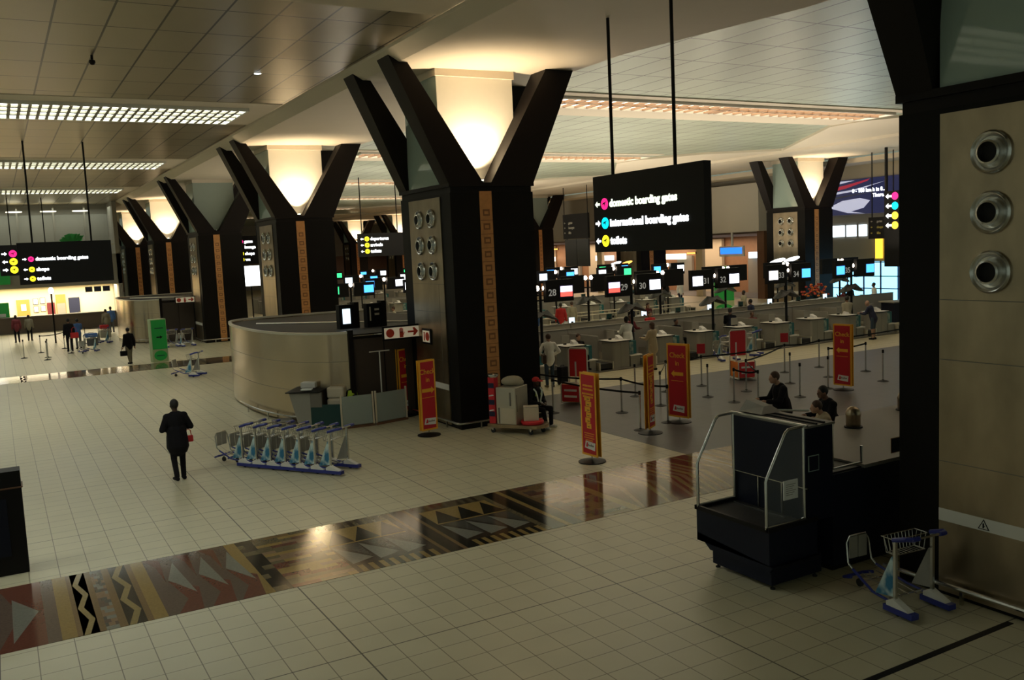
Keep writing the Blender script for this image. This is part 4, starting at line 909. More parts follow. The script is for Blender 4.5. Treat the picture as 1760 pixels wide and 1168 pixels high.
# green advertising stands
def green_stand(label, loc, rz, h=2.05, w=.72):
    t = thing('advertising_stand', label, 'advertising stand', loc, rz)
    b = MB(); b.box(-w/2, w/2, -.22, .22, 0, h, 'green_light'); b.build('body', t)
    b = MB(); b.box(-w/2+.02, w/2-.02, -.235, -.22, h*.30, h-.04, 'green_lit'); b.build('front_face', t)
    b = MB(); b.prism([(.30*math.cos(a)*w/.72, h*.15+.24*math.sin(a)) for a in [i*PI/12 for i in range(24)]], 'y', -.235, -.22, 'green_lit'); b.build('oval_badge', t)
    b = MB(); za = h*.58; b.prism([(-.14, za-.03), (.03, za-.03), (.03, za-.08), (.15, za), (.03, za+.08), (.03, za+.03), (-.14, za+.03)], 'y', -.243, -.235, 'black'); b.box(-.2, .2, -.243, -.235, h*.78, h*.80, 'teal_dark'); b.box(-.18, .18, -.243, -.235, h*.15-.02, h*.15+.02, 'teal_dark'); b.build('arrow_print', t)
green_stand('green advertising stand with a black arrow at the far floor band', (6.55, 46.0, 0), .15)
green_stand('tall green advertising stand with oval badge in the hall behind signs 32 and 33', (38.3, 41.3, 0), -.6, 3.0, 1.2)
b = MB(); b.box(-.02, .02, -.5, .5, 0, 0, 'black') if 0 else None
# black display block at the left edge
t = thing('display_totem', 'black display totem cut by the left edge of the picture', 'totem', (-.75, 15.75, 0), -.02)
b = MB(); b.box(-.8, .82, 0, .35, 0, 1.35, 'black'); b.box(-.8, .84, -.02, .37, 1.35, 1.37, 'wood_brown'); b.box(-.8, .82, 0, .35, 1.37, 1.62, 'black'); b.build('housing', t)
b = MB(); b.box(-.6, .6, -.012, 0, .3, 1.2, 'navy_black'); b.build('screen', t)

# ================================================================ check-in islands
POST = {}
def make_unit(label, loc, rz, detail, group, sgn=1):
    """one pair of check-in desks, 4.1 m wide, public side facing -Y; origin at its middle front"""
    t = thing('check_in_desk', label, 'check-in desk', loc, rz, group)
    for s, x in ((0, -1.75), (1, .35)):
        # x..x+1.35 is the desk, then a belt gap
        b = MB(); n = 8
        prof = [(x, .7), (x, .12)]+[(x+.12-.12*math.cos(a), .12-.12*math.sin(a)) for a in [i*PI/2/6 for i in range(1, 7)]]+[(x+.75, 0), (x+.75, .7)]
        b.prism(prof, 'z', .04, 1.02, 'grey_laminate'); b.box(x+.36, x+.365, -.004, .0, .04, 1.02, 'grey_laminate_dark'); b.build('desk_body', t)
        b = MB(); prof2 = [(x-.06, .8), (x-.06, .05)]+[(x+.16-.22*math.cos(a), .12-.22*math.sin(a)) for a in [i*PI/2/6 for i in range(1, 7)]]+[(x+.78, -.1), (x+.78, .8)]
        b.prism(prof2, 'z', 1.02, 1.055, 'black'); b.prism([(p[0]*1.0, p[1]+.03) for p in prof2], 'z', 1.055, 1.062, 'white_paint'); b.build('desk_top', t)
        if detail:
            b = MB(); b.box(x+.78, x+1.12, .05, .62, .50, 1.0, 'teal'); b.box(x+.80, x+.97, .04, .05, .52, .96, 'poster_panel'); b.build('poster_box', t)
            b = MB(); b.box(x+.76, x+1.3, -.06, .66, .44, .475, 'white_paint'); b.box(x+.80, x+1.25, .0, .66, .04, .44, 'grey_laminate'); b.build('bag_shelf', t)
            b = MB(); b.box(x+1.34, x+1.90, -.1, 2.88, .10, .28, 'rubber'); b.box(x+1.30, x+1.34, -.15, 2.88, .04, .34, 'steel_cap'); b.box(x+1.90, x+1.94, -.15, 2.88, .04, .34, 'steel_cap'); b.build('bag_belt', t)
            b = MB(); b.hexa([(x+.15, .42, 1.3), (x+.5, .42, 1.3), (x+.5, .47, 1.3), (x+.15, .47, 1.3), (x+.15, .46, 1.02+.0), (x+.5, .46, 1.02), (x+.5, .5, 1.02), (x+.15, .5, 1.02)], 'cream_wall') if 0 else b.box(x+.12, x+.46, .5, .54, 1.12, 1.40, 'grey_laminate')
            b.box(x+.25, x+.33, .52, .62, 1.06, 1.2, 'black'); b.box(x+.14, x+.44, .54, .545, 1.14, 1.38, 'glow_pale' if s else 'teal_dark'); b.build('monitor', t)
            b = MB(); b.hexa([(x+.5, .3, 1.06), (x+.72, .3, 1.06), (x+.72, .55, 1.06), (x+.5, .55, 1.06), (x+.52, .33, 1.13), (x+.70, .33, 1.13), (x+.70, .55, 1.22), (x+.52, .55, 1.22)], 'white'); b.build('printer', t)
    if detail:
        b = MB(); b.box(-1.81, 2.30, 2.9, 3.0, .02, 1.34, 'grey_laminate'); b.box(-1.81, 2.30, 2.88, 3.02, 1.34, 1.37, 'grey_laminate_dark'); b.build('back_screen', t)
        b = MB(); b.box(-1.80, -1.75, .9, 2.9, .02, 1.2, 'grey_laminate'); b.build('side_screen', t); b = MB(); b.box(-.02, .03, .9, 2.9, .02, 1.2, 'grey_laminate'); b.build('side_screen', t)
        b = MB(); b.box(-1.81, 2.30, -.2, 3, 0, .04, 'grey_laminate_dark'); b.build('plinth', t)
    return t
m = bpy.data.materials.new('poster_panel'); m.use_nodes = True; nt = m.node_tree; N = nt.nodes
n = N.new('ShaderNodeTexVoronoi'); n.inputs['Scale'].default_value = 6; cr = N.new('ShaderNodeValToRGB'); cr.color_ramp.elements[0].color = (.01, .10, .16, 1); cr.color_ramp.elements[1].color = (.35, .42, .36, 1); cr.color_ramp.elements[1].position = .8
tc = N.new('ShaderNodeTexCoord'); nt.links.new(tc.outputs['Object'], n.inputs['Vector']); nt.links.new(n.outputs['Distance'], cr.inputs[0]); nt.links.new(cr.outputs[0], N['Principled BSDF'].inputs['Base Color']); MATS['poster_panel'] = m

def board(name, t, x, w, h, z, screen, num, num_side, y=0, back=False):
    """dark overhead box with a screen and a desk number"""
    b = MB(); b.box(x, x+w, y-.09, y+.09, z, z+h, 'black'); o = b.build('sign_box', t)
    if back: return o
    sw = .52; sx = x+w-sw-.06 if num_side == 'L' else x+.06
    b = MB(); z0 = z+.17
    if screen == 'flag': b.box(sx, sx+sw, y-.11, y-.09, z0+.17, z0+.38, 'glow_lilac'); b.box(sx, sx+sw, y-.11, y-.09, z0, z0+.17, 'glow_red')
    else: b.box(sx, sx+sw, y-.11, y-.09, z0, z0+.38, screen)
    b.build('screen', o)
    b = MB(); b.box(sx-.04, sx+sw+.04, y-.105, y-.09, z0-.04, z0+.42, 'blue_bezel'); b.build('bezel', o)
    if num: text(num, 'desk_number', .34, 'number_grey', o, ((x+.10) if num_side == 'L' else (x+w-.50), y-.10, z0+.06), FACE_Y, .004, 'LEFT', .004)
    return o
YA = 28.0
centers = [17.25, 21.38, 25.52, 29.72, 33.86]
nums = [(None, '28'), ('29', '30'), ('31', '32'), ('33', '34'), ('35', '36')]
scr = [(None, 'flag'), ('flag', 'glow_white'), ('glow_white', 'glow_white'), ('glow_cream2', 'glow_blue2'), ('glow_blue2', 'glow_blue2')]
def lamp_post(t, sgn=1, y=0):
    b = MB(); b.tube([(0, y, 0), (0, y, 3.05)], .055, 'black', 10); b.build('pole', t)
    b = MB(); b.tube([(-.9, y, 2.72), (.9, y, 2.72)], .03, 'black'); b.tube([(-.16, y, 3.05), (.2, y, 3.05)], .025, 'black'); b.build('crossarm', t)
    for x in (-.14, .18):
        b = MB(); b.ell((x, y-.02, 3.16), (.085, .085, .10), 'bulb', 12, 8); b.lathe([(.05, 3.04), (.06, 3.08)], 'black', (x, y, 0), 10); b.build('bulb', t, smooth=True)
    for s in (-1, 1):
        b = MB(); R = Matrix.Rotation(s*.35, 3, 'Y'); n = 14
        top = [R @ Vector((.42*math.cos(2*PI*k/n)+s*.30, .30*math.sin(2*PI*k/n), .0)) for k in range(n)]; apex = R @ Vector((s*.22, 0, .22))
        vs = [(p.x, p.y+y, p.z+2.22) for p in top]+[(apex.x, apex.y+y, apex.z+2.22)]+[(p.x*.97, p.y*.97+y, p.z+2.20) for p in top]
        b.add(vs, [(k, (k+1) % n, n) for k in range(n)]+[tuple(n+1+k for k in range(n))]+[(k, n+1+k, n+1+(k+1) % n, (k+1) % n) for k in range(n)], 'dish_dark'); b.build('dish_shade', t)
posw = ['nearest the central column', 'second from the central column', 'middle of the row of five', 'second from the right end', 'right end, before the bright window']
U0 = None
for i, cx in enumerate(centers):
    lb = 'grey check-in desks of the front row, '+posw[i]
    if U0 is None: U0 = make_unit(lb, (cx, YA-.9, 0), 0, True, 'front check-in desks')
    else: dup(U0, lb, (cx, YA-.9, 0), 0, 'front check-in desks')
    t = thing('check_in_sign', ['single black overhead desk sign with lilac and red screen beside the central column', 'pair of black overhead desk signs, red screen left and white screen right', 'pair of black overhead desk signs with two white screens', 'pair of black overhead desk signs, cream screen left and blue right', 'pair of black overhead desk signs with two blue screens'][i], 'sign', (cx-.05, YA, 0), 0, 'numbered desk signs')
    lamp_post(t, y=.12)
    if scr[i][0]: board('a', t, -1.28, 1.12, .80, 2.64, scr[i][0], nums[i][0], 'R')
    board('b', t, .12+(.0), 1.2, .80, 2.64, scr[i][1], nums[i][1] if i < 4 else None, 'L')
    l = bpy.data.lights.new('post_lamp', 'AREA'); l.shape = 'DISK'; l.size = .5; l.energy = 120; l.color = (1, .87, .68)
    lo = bpy.data.objects.new('post_lamp', l); COL.objects.link(lo); lo.location = (cx, YA+.1, 3.5); lo.rotation_euler = (PI, 0, 0)
# second side of the island and the islands farther back
rows = [(35.0, PI, 'second row of check-in desks turned away', 18.0, 6, 3.0), (44.6, 0, 'third row of check-in desks', 14.6, 6, 3.0), (50.4, PI, 'fourth row of check-in desks turned away', 14.6, 6, 3.0), (60.8, 0, 'fifth row of check-in desks', 17, 5, 3.0), (77.0, 0, 'sixth row of check-in desks far back', 20, 5, 3.0)]
ordn = ['first', 'second', 'third', 'fourth', 'fifth', 'sixth']
T0 = None
for ri, (y, rz, lb, x0, n, hz) in enumerate(rows):
    for i in range(n):
        cx = x0+4.15*i+1.2
        dup(U0, '%s, %s pair from the left' % (lb, ordn[i]), (cx, y, 0), rz, 'check-in desks behind the front row')
        l1 = 'dark sign boxes on a post over the %s row of desks, %s from the left' % (['second', 'third', 'fourth', 'fifth', 'sixth'][ri], ordn[i])
        if ri == 0:
            if T0 is None:
                t = thing('check_in_sign', l1, 'sign', (cx, y-1.0, 0), 0, 'sign boxes behind the front row'); T0 = t
                lamp_post(t); board('a', t, -1.45, 1.2, .8, 2.5, None, None, 'R', back=True); board('b', t, .2, 1.2, .8, 2.5, None, None, 'L', back=True)
            else: dup(T0, l1, (cx, y-1.0, 0), 0, 'sign boxes behind the front row')
        else:
            t = thing('check_in_sign', l1, 'sign', (cx, y-.3, 0), 0, 'sign boxes behind the front row')
            b = MB(); b.tube([(0, .12, 0), (0, .12, 3.0)], .05, 'black'); b.build('pole', t)
            sc_ = ['glow_blue2', 'glow_green', 'glow_white', 'glow_blue2', 'glow_pale', 'glow_white']
            board('a', t, -1.28, 1.1, .7, 2.55, sc_[(i+ri) % 6], None, 'R'); board('b', t, .12, 1.1, .7, 2.55, sc_[(i+ri+2) % 6], None, 'L')
            b = MB(); b.ell((0, .1, 3.15), (.1, .1, .11), 'bulb', 10, 6); b.build('bulb', t, smooth=True)
    l = bpy.data.lights.new('post_lamp', 'AREA'); l.shape = 'RECTANGLE'; l.size = n*4; l.size_y = .3; l.energy = 650; l.color = (1, .88, .68)
    lo = bpy.data.objects.new('post_lamp', l); COL.objects.link(lo); lo.location = (x0+2*n+1, y, 3.5); lo.rotation_euler = (PI, 0, 0)

# tables, rails and furniture in the hall behind the desks
def rail(p, q, label):
    b = MB(); p = Vector((*p, 0)); q = Vector((*q, 0)); u = Vector((0, 0, .95)); n = max(2, int((q-p).length/1.6))
    b.tube([p+u, q+u], .022, 'steel_cap', 6); b.tube([p+u*.5, q+u*.5], .015, 'steel_cap', 6)
    for i in range(n+1): r = p+(q-p)*i/n; b.tube([r, r+u], .022, 'steel_cap', 6)
    tag(b.build('guide_rail'), label, 'rail', 'pale guide rails')
rail((20, 39.4), (34, 39.4), 'pale double guide rail across the hall behind the desks, nearer')
rail((22, 41.2), (40, 41.2), 'pale double guide rail across the hall behind the desks, farther')
rail((36, 36.4), (43, 36.4), 'pale guide rail before the bright window wall')
for x, y, l, m1 in ((20.2, 37.0, 'dark hall table with pale top left of the person in blue', 'cloth_maroon'), (19.6, 34.0+3.2, 'dark navy hall table with white top left of the maroon one', 'navy_black')):
    t = thing('hall_table', l, 'table', (x, y, 0)); b = MB(); b.box(-1, 1, -.3, .3, 0, .95, m1); b.build('body', t); b = MB(); b.box(-1.1, 1.1, -.4, .4, .95, 1.0, 'white_paint'); b.build('top', t)

# ================================================================ hanging direction signs
def arrow_poly(cx, cz, s, d): return [(cx-d*s, cz), (cx-d*.1*s, cz+.75*s), (cx-d*.1*s, cz+.28*s), (cx+d*s, cz+.28*s), (cx+d*s, cz-.28*s), (cx-d*.1*s, cz-.28*s), (cx-d*.1*s, cz-.75*s)]
def hang_sign(label, loc, rz, w, h, rows_, rods, size=.24, grp=None, txtm='glow_text', x0=.15, zc=ZC):
    """panel in its own frame: x to the right, facing -Y, origin bottom left; rows: (height, arrow dir, disc material, words)"""
    t = thing('hanging_sign', label, 'sign', loc, rz, grp)
    b = MB(); b.box(0, w, -.09, .09, 0, h, 'black'); p = b.build('sign_panel', t)
    for x in rods: b = MB(); b.tube([(x, 0, h-.05), (x, 0, zc-loc[2])], .035, 'black', 8); b.build('hanging_rod', t)
    for z, d, dm, wd, tm in rows_:
        b = MB(); b.prism(arrow_poly(x0+size*.45, z, size*.42, d), 'y', -.10, -.088, tm); b.build('arrow', p)
        if dm:
            b = MB(); b.lathe([(size*.62, -.10), (size*.62, -.088)], dm, (x0+size*1.75, 0, z), 22, 'y'); dd = b.build('pictogram_disc', p)
            b = MB(); k = size*.62; b.prism([(x0+size*1.75-.55*k, z-.15*k), (x0+size*1.75+.5*k, z+.28*k), (x0+size*1.75+.55*k, z+.42*k), (x0+size*1.75-.45*k, z+.12*k)], 'y', -.104, -.10, 'black'); b.prism([(x0+size*1.75-.1*k, z+.05*k), (x0+size*1.75+.1*k, z-.45*k), (x0+size*1.75+.2*k, z+.15*k)], 'y', -.104, -.10, 'black'); b.build('pictogram', dd)
        text(wd, 'lettering', size*1.12, tm, p, (x0+size*2.65, -.095, z-size*.36), FACE_Y, .006, 'LEFT', .012*size/.3)
    return t
# big sign: plane X = 11.6 facing -X, running from Y 16.4 to 12.85
hang_sign('big black hanging sign reading domestic boarding gates, international boarding gates, toilets', (11.6, 16.42, 4.5), -PI/2, 3.55, 1.63,
          [(1.03, 1, 'glow_pink', 'domestic boarding gates', 'glow_text'), (.62, -1, 'glow_cyan', 'international boarding gates', 'glow_white'), (.24, 1, 'glow_yellow', 'toilets', 'glow_white')], (.62, 2.65), .20, None, x0=.06)
hang_sign('black hanging sign over the left aisle reading domestic boarding gates, shops, toilets', (.85, 39.9, 4.1), 0, 3.35, 1.62,
          [(.98, -1, 'glow_pink', 'domestic boarding gates', 'glow_white'), (.58, 1, 'glow_yellow', 'shops', 'glow_white'), (.22, -1, 'glow_yellow', 'toilets', 'glow_white')], (.55, 2.65), .17)
hang_sign('smaller black hanging sign half behind the left aisle sign, three lit rows', (.40, 71.3, 4.3), 0, 3.1, 2.1,
          [(1.5, -1, 'glow_pink', '+', 'glow_white'), (.95, 1, 'glow_yellow', '+', 'glow_white'), (.4, -1, 'glow_yellow', '+', 'glow_white')], (.8, 2.9), .4)
hang_sign('tall dark unlit hanging sign far behind the big sign on two rods', (41.5, 63.6, 5.15), -PI/2, 3.6, 2.0, [(1.3, 1, None, 'gates', 'grey_laminate'), (.9, 1, None, 'lounges', 'grey_laminate'), (.5, 1, None, 'lifts', 'grey_laminate')], (.1, 3.5), .25, zc=9.36)
t = thing('hanging_board', 'dark blank hanging board under the unlit sign far behind the big sign', 'board', (41.5, 63.5, 2.9), -PI/2); b = MB(); b.box(.05, 1.75, -.06, .06, 0, 2.2, 'slate_board'); b.box(1.8, 3.45, -.06, .06, 0, 2.2, 'slate_board'); b.box(.05, 3.45, .06, .08, 0, 2.2, 'black'); b.build('panel', t); b = MB(); b.tube([(.3, 0, 2.15), (.3, 0, 2.3)], .03, 'black'); b.tube([(3.2, 0, 2.15), (3.2, 0, 2.3)], .03, 'black'); b.build('bracket', t)
hang_sign('black hanging sign with four lit rows between the third and fourth left columns', (13.1, 58.0, 4.4), -.35, 1.9, 1.75, [(1.4, 1, 'glow_pink', 'gates', 'glow_white'), (1.05, 1, None, 'lounge', 'glow_white'), (.65, 1, 'glow_yellow', 'shops', 'glow_white'), (.28, 1, 'glow_yellow', 'wc', 'glow_white')], (.4, 1.5), .22)
t = thing('light_box', 'bright white lit box under the four-row hanging sign', 'light box', (13.5, 59.0, 2.95), -.35); b = MB(); b.box(0, 1.75, -.1, .1, 0, 1.35, 'grey_laminate'); b.build('case', t); b = MB(); b.box(.04, 1.7, -.115, -.1, .04, 1.31, 'glow_white'); b.build('lit_face', t); b = MB(); b.tube([(.8, 0, -2.95), (.8, 0, .05)], .04, 'black'); b.build('post', t)
hang_sign('black hanging sign with yellow discs in the narrow hall gap', (20.6, 56.0, 4.5), -.1, 3.1, 1.5, [(1.15, 1, 'glow_yellow', 'departures', 'glow_white'), (.75, 1, 'glow_yellow', 'arrivals', 'glow_white'), (.35, 1, 'glow_yellow', 'toilets', 'glow_white')], (.3, 2.7), .25)
hang_sign('black hanging sign with four coloured discs cut by the nearest column', (24.05, 14.7, 3.7), -.75, 1.6, 2.6, [(1.5, 1, 'glow_pink', 'a', 'glow_white'), (1.15, 1, 'glow_cyan', 'b', 'glow_white'), (.8, 1, 'glow_yellow', 'c', 'glow_white'), (.45, 1, 'glow_yellow', 'd', 'glow_white')], (.12, 1.4), .2, zc=ZC) if 0 else None
t = thing('hanging_sign', 'black hanging sign with four coloured lit discs at the edge of the nearest column', 'sign', (44.8, 34.85, 2.6), -PI/2)
b = MB(); b.box(0, 3.4, -.09, .09, 0, 4.3, 'black'); p = b.build('sign_panel', t)
for z, c in ((4.0, 'glow_pink'), (3.45, 'glow_cyan'), (2.9, 'glow_orange2'), (2.35, 'glow_orange2')):
    b = MB(); b.prism(arrow_poly(.30, z, .20, 1), 'y', -.10, -.088, 'glow_white'); b.build('arrow', p); b = MB(); b.lathe([(.22, -.10), (.22, -.088)], c, (.72, 0, z), 18, 'y'); b.build('pictogram_disc', p)
b = MB(); b.tube([(.08, 0, 4.2), (.08, 0, 6.78)], .09, 'black'); b.tube([(3.2, 0, 4.2), (3.2, 0, 6.78)], .09, 'black'); b.build('hanging_rod', t)

# ================================================================ far right wall, X = 50
XW = 50
b = MB()
b.box(XW, XW+.3, 20, 43.2, 5.8, 9.3, 'cream_wall'); b.box(XW, XW+.3, 20, 43.2, 2.7, 5.1, 'grey_wall'); b.box(XW, XW+.3, 20, 43.2, 5.1, 5.8, 'grey_wall')
b.box(XW, XW+.3, 43.2, 49.2, 0, 9.3, 'grey_wall')
b.box(XW-.8, XW, 49.2, 56.5, 5.05, 8.6, 'bulkhead'); b.box(XW, XW+.3, 49.2, 160, 5.0, 9.3, 'grey_wall')
b.box(XW-.3, XW+.2, 49.2, 49.9, 0, 5.05, 'wood_brown')
for k in range(1, 5): b.box(XW+.0, XW+.3, 56.3+14*k-14, 57.1+14*k-14, 0, 5.0, 'cream_wall')
struct(b.build('wall_right'))
b = MB(); b.box(XW+5, XW+5.3, 43, 160, 0, 9.3, 'wood_orange'); b.box(XW, XW+5, 49, 160, 4.7, 4.9, 'lilac_ceiling'); b.box(XW, XW+10, 20, 160, -.02, .02, 'floor_dark_tile'); struct(b.build('wall_right_recess'))
b = MB()
for k in range(9): b.box(XW+4.6, XW+4.9, 50+k*9.0, 52.2+k*9.0, 0, 4.6, 'cream_wall'); b.box(XW+4.7, XW+4.95, 54+k*9.0, 56+k*9.0, 0, 3.2, 'grey_wall')
struct(b.build('trim_2'))
for k in range(7):
    b = MB(); b.box(XW+4.3, XW+4.5, 52.5+k*11, 55.5+k*11, 2.9, 3.4, 'glow_cream' if k % 2 else 'glow_pale'); tag(b.build('shop_sign'), 'lit shop fascia sign in the right-hand arcade, %s along it' % ordn[k % 6] if k < 6 else 'lit shop fascia sign at the far end of the right-hand arcade', 'sign', 'arcade shop signs')
b = MB(); b.box(-25, 60, 137, 137.4, 0, 9.8, 'grey_wall'); b.box(12, 60, 136.9, 137, .9, 4.5, 'wood_brown'); struct(b.build('wall_far'))
# bright glazing at the right
b = MB(); n = 10
for i in range(n+1): y = 30+i*1.32; b.box(XW-.05, XW+.1, y-.04, y+.04, 0, 2.7, 'blue_bezel')
for z in (.9, 1.7, 2.62): b.box(XW-.05, XW+.1, 30, 43.2, z, z+.06, 'blue_bezel')
b.box(XW+.02, XW+.05, 30, 43.2, .1, 2.7, 'glow_sky'); struct(b.build('window_1'))
b = MB(); b.box(XW-.06, XW-.0, 40.3, 43.1, 4.38, 5.12, 'glow_pale2'); b.box(XW-.1, XW, 41.9, 42.0, 4.3, 5.2, 'grey_wall'); b.box(XW-.1, XW, 40.9, 41.05, 4.3, 5.2, 'grey_wall'); struct(b.build('window_2'))
# the big mural advert with light streaks
t = thing('mural_advert', 'large dark blue wall advert with white and red light streaks and white wording', 'advert', (XW-.1, 43.3, 5.82), -PI/2)
b = MB(); b.box(0, 7.2, -.08, .08, 0, 2.3, 'mural_navy'); p = b.build('panel', t)
b = MB()
b.prism([(0, 1.55), (1.5, 1.75), (3.2, 2.12), (3.4, 2.25), (1.4, 1.95), (0, 1.8)], 'y', -.09, -.08, 'mural_red')
b.prism([(0, 1.35), (2, 1.5), (4.5, 2.0), (2, 1.62), (0, 1.5)], 'y', -.092, -.08, 'mural_white'); b.prism([(0, 1.95), (2.2, 2.22), (1.0, 2.24), (0, 2.2)], 'y', -.09, -.08, 'mural_white')
b.prism([(0, .55), (1.2, .95), (2.6, 1.05), (3.4, .85), (2.9, .4), (1.9, .2), (3.0, .02), (1.6, .12)], 'y', -.09, -.08, 'mural_white'); b.prism([(0, 1.0), (1.6, 1.2), (4.6, 1.45), (1.6, 1.28), (0, 1.15)], 'y', -.09, -.08, 'mural_grey'); b.build('light_streaks', p)
text('0 - 100 km/h in 0...', 'lettering', .34, 'glow_white', p, (2.0, -.1, 1.42), FACE_Y, .004, 'LEFT', .01); text('There.', 'lettering', .34, 'glow_white', p, (3.6, -.1, 1.05), FACE_Y, .004, 'LEFT', .01)
t = thing('information_screen', 'white framed blue information screen on the wood wall behind the hall', 'screen', (XW-.2, 54.1, 3.2), -PI/2); b = MB(); b.box(0, 2.7, 0, .12, 0, .8, 'white'); b.build('frame', t); b = MB(); b.box(.15, 2.5, -.01, 0, .2, .68, 'glow_blue'); b.build('lit_screen', t); b = MB(); b.box(1.2, 1.4, .12, .2, .8, 2.0, 'white'); b.build('bracket', t)
for y, z, l in ((57.5, 3.45, 'warm wall lamp left of the blue information screen'), (80.5, 4.2, 'warm wall lamp bar on the orange wall, left'), (78.3, 4.2, 'warm wall lamp bar on the orange wall, right')):
    t = thing('wall_lamp', l, 'lamp', (XW-.1, y, z), -PI/2); b = MB(); b.box(-.5, .5, 0, .12, 0, .16, 'black_steel'); b.build('bracket', t); b = MB(); b.box(-.48, .48, -.05, 0, .02, .14, 'glow_orange'); b.build('lamp_tube', t)
b = MB(); b.box(XW-.4, XW-.1, 39.0, 39.35, 2.9, 4.6, 'glow_orange2'); tag(b.build('light_column'), 'narrow yellow lit panel on the grey wall beside the nearest column edge', 'light')
l = bpy.data.lights.new('shop_light', 'AREA'); l.shape = 'RECTANGLE'; l.size = 70; l.size_y = 3; l.energy = 2300; l.color = (1, .72, .48); lo = bpy.data.objects.new('shop_light', l); COL.objects.link(lo); lo.location = (XW+2.5, 90, 4.6); lo.rotation_euler = (0, 0, PI/2)
# oval lit reflector dishes behind the desks
for x, y, z, l, c in ((37.97, 36.6, 3.25, 'bright white oval reflector lamp in front of the right column, left of two', 'glow_white'), (39.1, 36.6, 3.3, 'bright white oval reflector lamp in front of the right column, right of two', 'glow_white'),
                    (38.85, 53, 3.17, 'white oval reflector lamp far back under the big sign', 'glow_white'), (39.85, 53, 3.17, 'warm oval reflector lamp far back under the big sign', 'glow_orange')):
    t = thing('reflector_lamp', l, 'lamp', (x, y, 0), -.6, 'oval reflector lamps'); b = MB(); b.tube([(0, 0, 0), (0, 0, z-.1)], .05, 'black'); b.build('pole', t); b = MB(); b.ell((0, 0, z), (.46, .36, .11), c, 18, 8, Matrix.Rotation(-.28, 3, 'Y')); b.build('dish', t, smooth=True)
# flower display near the right column and a long counter before the bright window
t = thing('flower_arrangement', 'orange-red flower arrangement standing right of the right-hand column', 'plant', (42.3, 37.8, 0)); b = MB(); b.lathe([(.25, 0), (.35, .8), (.3, .85)], 'cloth_black', n=14); b.build('pot', t)
b = MB(); R = random.Random(4)
for i in range(60):
    a, e, r = R.uniform(0, 2*PI), R.uniform(.2, 1.3), R.uniform(.5, .95); p1 = Vector((r*math.cos(a)*math.cos(e), r*math.sin(a)*math.cos(e), .85+r*math.sin(e))); b.tube([(0, 0, .85), p1], .012, 'teal_dark', 4); b.ell(p1, (.09, .09, .06), 'flower_red' if i % 3 else 'orange', 6, 4)
b.build('blooms', t)
t = thing('service_counter', 'long black counter with pale top before the bright window at right', 'counter', (39.5, 30.2, 0), math.radians(-8)); b = MB(); b.box(0, 8, 0, .9, 0, 1.0, 'navy_black'); b.build('body', t); b = MB(); b.box(-.1, 8.1, -.1, 1.0, 1.0, 1.06, 'grey_laminate'); b.build('worktop', t)
hang_sign('dark unlit hanging sign below the mural at the right', (46.5, 37.3, 4.2), -PI/2, 1.9, 1.3, [(1.05, 1, None, 'gates', 'grey_laminate'), (.7, 1, None, 'shops', 'yellow_dim'), (.35, 1, None, 'lifts', 'yellow_dim')], (.2, 1.7), .17, zc=9.38)

# ================================================================ far left end, Y = 76
YW = 76
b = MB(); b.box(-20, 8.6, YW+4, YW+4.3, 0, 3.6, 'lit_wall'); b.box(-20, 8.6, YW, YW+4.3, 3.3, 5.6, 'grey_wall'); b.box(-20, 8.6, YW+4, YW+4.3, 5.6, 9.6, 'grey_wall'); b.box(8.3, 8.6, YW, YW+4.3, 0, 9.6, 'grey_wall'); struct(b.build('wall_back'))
b = MB(); b.box(-8, 8.2, YW-.1, YW, 5.6, 6.3, 'clear_glass'); b.box(-8, 8.2, YW-.12, YW+.02, 6.3, 6.36, 'cream_wall'); struct(b.build('trim_1'))
b = MB(); b.box(-8, 8.3, YW+3.2, YW+3.26, 6.2, 8.8, 'clear_glass')
for x in (-4, -.6, 1.9, 4.4, 6.6): b.box(x-.06, x+.06, YW+3.1, YW+3.3, 5.6, 9.4, 'grey_wall')
struct(b.build('window_3'))
t = thing('service_desk', 'long brown service desk along the far left wall', 'desk', (-8, YW, 0)); b = MB(); b.box(0, 16.1, 0, .8, 0, 1.15, 'wood_brown_far'); b.build('front', t); b = MB(); b.box(-.1, 16.2, -.12, .9, 1.15, 1.22, 'grey_laminate_dark'); b.build('worktop', t)
b = MB(); b.box(4.95, 5.75, YW+3.9, YW+3.98, 0, 2.3, 'navy'); b.box(5.62, 5.68, YW+3.86, YW+3.9, 1, 1.2, 'steel'); struct(b.build('door_1'))
b = MB(); b.box(1.3, 2.2, YW+3.9, YW+3.98, 0, 2.35, 'wood_orange_far'); b.box(1.6, 1.95, YW+3.88, YW+3.9, 1.5, 2.0, 'white'); struct(b.build('door_2'))
b = MB(); b.box(4.05, 4.75, YW+3.9, YW+3.98, .9, 2.6, 'wood_orange_far'); b.box(4.1, 4.7, YW+3.88, YW+3.9, 1.0, 1.9, 'grey_wall'); struct(b.build('door_3'))
for i, (x, z) in enumerate(((2.45, 1.9), (2.45, 1.3), (2.95, 1.95), (2.95, 1.35))):
    b = MB(); b.box(x, x+.36, YW+3.93, YW+3.98, z, z+.48, 'black_steel'); b.box(x+.03, x+.33, YW+3.92, YW+3.93, z+.03, z+.45, 'white'); tag(b.build('framed_notice'), 'white framed notice on the lit far wall, %s' % ['upper left', 'lower left', 'upper right', 'lower right'][i], 'notice', 'framed notices')
for i in range(3): b = MB(); b.box(5.95+i*.62, 6.45+i*.62, YW+.3, YW+.36, 2.75, 3.15, 'navy'); tag(b.build('wall_screen'), 'small dark screen in a row over the far left desk, %s' % ['left', 'middle', 'right'][i], 'screen', 'row of dark screens')
b = MB(); b.box(3.4, 3.95, YW+3.9, YW+3.98, .9, 2.0, 'cloth_maroon'); tag(b.build('poster'), 'dark maroon poster on the lit far left wall', 'poster')
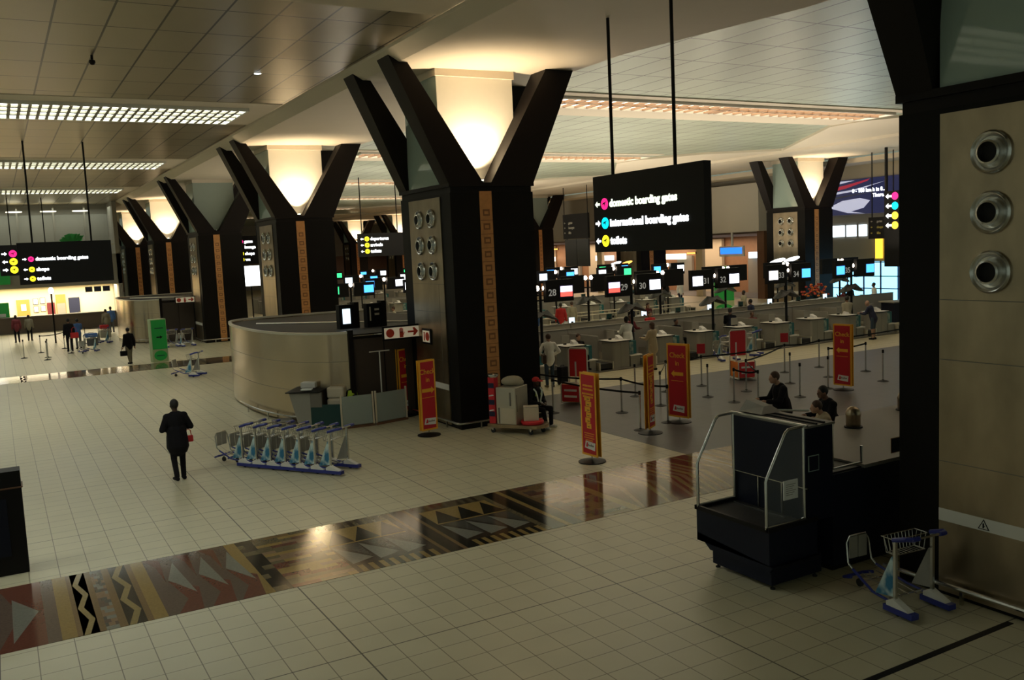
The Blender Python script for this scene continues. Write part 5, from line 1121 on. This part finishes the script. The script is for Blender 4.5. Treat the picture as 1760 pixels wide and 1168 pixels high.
b = MB(); b.box(-1.2, .75, YW+.5, YW+.6, 1.2, 2.3, 'green_lit'); b.box(-1.0, .5, YW+.48, YW+.5, 1.25, 1.5, 'white'); tag(b.build('green_panel'), 'green lit panel at the far left edge over the service desk', 'panel')
t = thing('shop_sign', 'white and green lit oval shop sign at the left edge', 'sign', (-2.0, YW-.3, 4.15)); b = MB(); b.box(-2, 3.0, 0, .15, -.5, .5, 'green_lit'); b.build('panel', t); b = MB(); b.ell((1.3, -.02, .1), (.95, .04, .42), 'glow_white', 18, 8); b.build('oval', t)
l = bpy.data.lights.new('far_shop_light', 'AREA'); l.shape = 'RECTANGLE'; l.size = 14; l.size_y = 2; l.energy = 1000; l.color = (1, .86, .60); lo = bpy.data.objects.new('far_shop_light', l); COL.objects.link(lo); lo.location = (1.5, YW+2.2, 3.2)
l = bpy.data.lights.new('mezzanine_light', 'AREA'); l.shape = 'RECTANGLE'; l.size = 14; l.size_y = 2; l.energy = 140; l.color = (.95, 1, .80); lo = bpy.data.objects.new('mezzanine_light', l); COL.objects.link(lo); lo.location = (1.5, YW+2.2, 9.3)
for i, x in enumerate((1.7, 4.0, 6.2)):
    b = MB(); b.lathe([(.55, 0), (.55, .06)], 'glow_cream', (x, YW+1.6, 8.95), 20); tag(b.build('ceiling_lamp'), 'round cream ceiling lamp above the far mezzanine, %s' % ['left', 'middle', 'right'][i], 'ceiling lamp', 'mezzanine ceiling lamps')
t = thing('hanging_plant', 'green leafy plant on the far mezzanine', 'plant', (5.5, YW+2.0, 5.6)); b = MB(); b.lathe([(.2, 0), (.3, .4)], 'cloth_black', n=12); b.build('pot', t); b = MB()
for i in range(40): a = R.uniform(0, 6.28); e = R.uniform(.3, 1.4); p1 = Vector((1.2*math.cos(a)*math.cos(e), .5*math.sin(a)*math.cos(e), .4+1.3*math.sin(e))); b.hexa([(0, 0, .4), (.05, 0, .4), (.05, .02, .4), (0, .02, .4), tuple(p1), tuple(p1+Vector((.2, 0, .05))), tuple(p1+Vector((.2, .02, .05))), tuple(p1+Vector((0, .02, 0)))], 'green')
b.build('leaves', t)
t = thing('street_lamp', 'white globe lamp on a thin pole at the far left queue', 'lamp', (3.0, 63.5, 0)); b = MB(); b.tube([(0, 0, 0), (0, 0, 3.15)], .05, 'black_steel'); b.build('pole', t); b = MB(); b.ell((0, 0, 3.3), (.15, .15, .2), 'bulb', 12, 8); b.build('globe', t)
# security camera under the ceiling
b = MB(); b.lathe([(.05, 0), (.05, -.18), (.11, -.2), (.12, -.28), (.07, -.36), (.0, -.38)], 'black_steel', n=14); o = b.build('ceiling_camera', smooth=True); o.scale = (.6, .6, .6); o.location = (2.44, 23.6, ZC); tag(o, 'small dark dome camera hanging from a ceiling joint at upper left', 'camera')
b = MB(); b.lathe([(.09, -.02), (.12, -.01), (.12, 0)], 'steel'); b.lathe([(.085, -.024), (.085, -.018)], 'lamp_white', n=14); o = b.build('downlight'); o.location = (6.55, 24.6, ZC); tag(o, 'tiny bright downlight in the left ceiling above the central column', 'downlight')
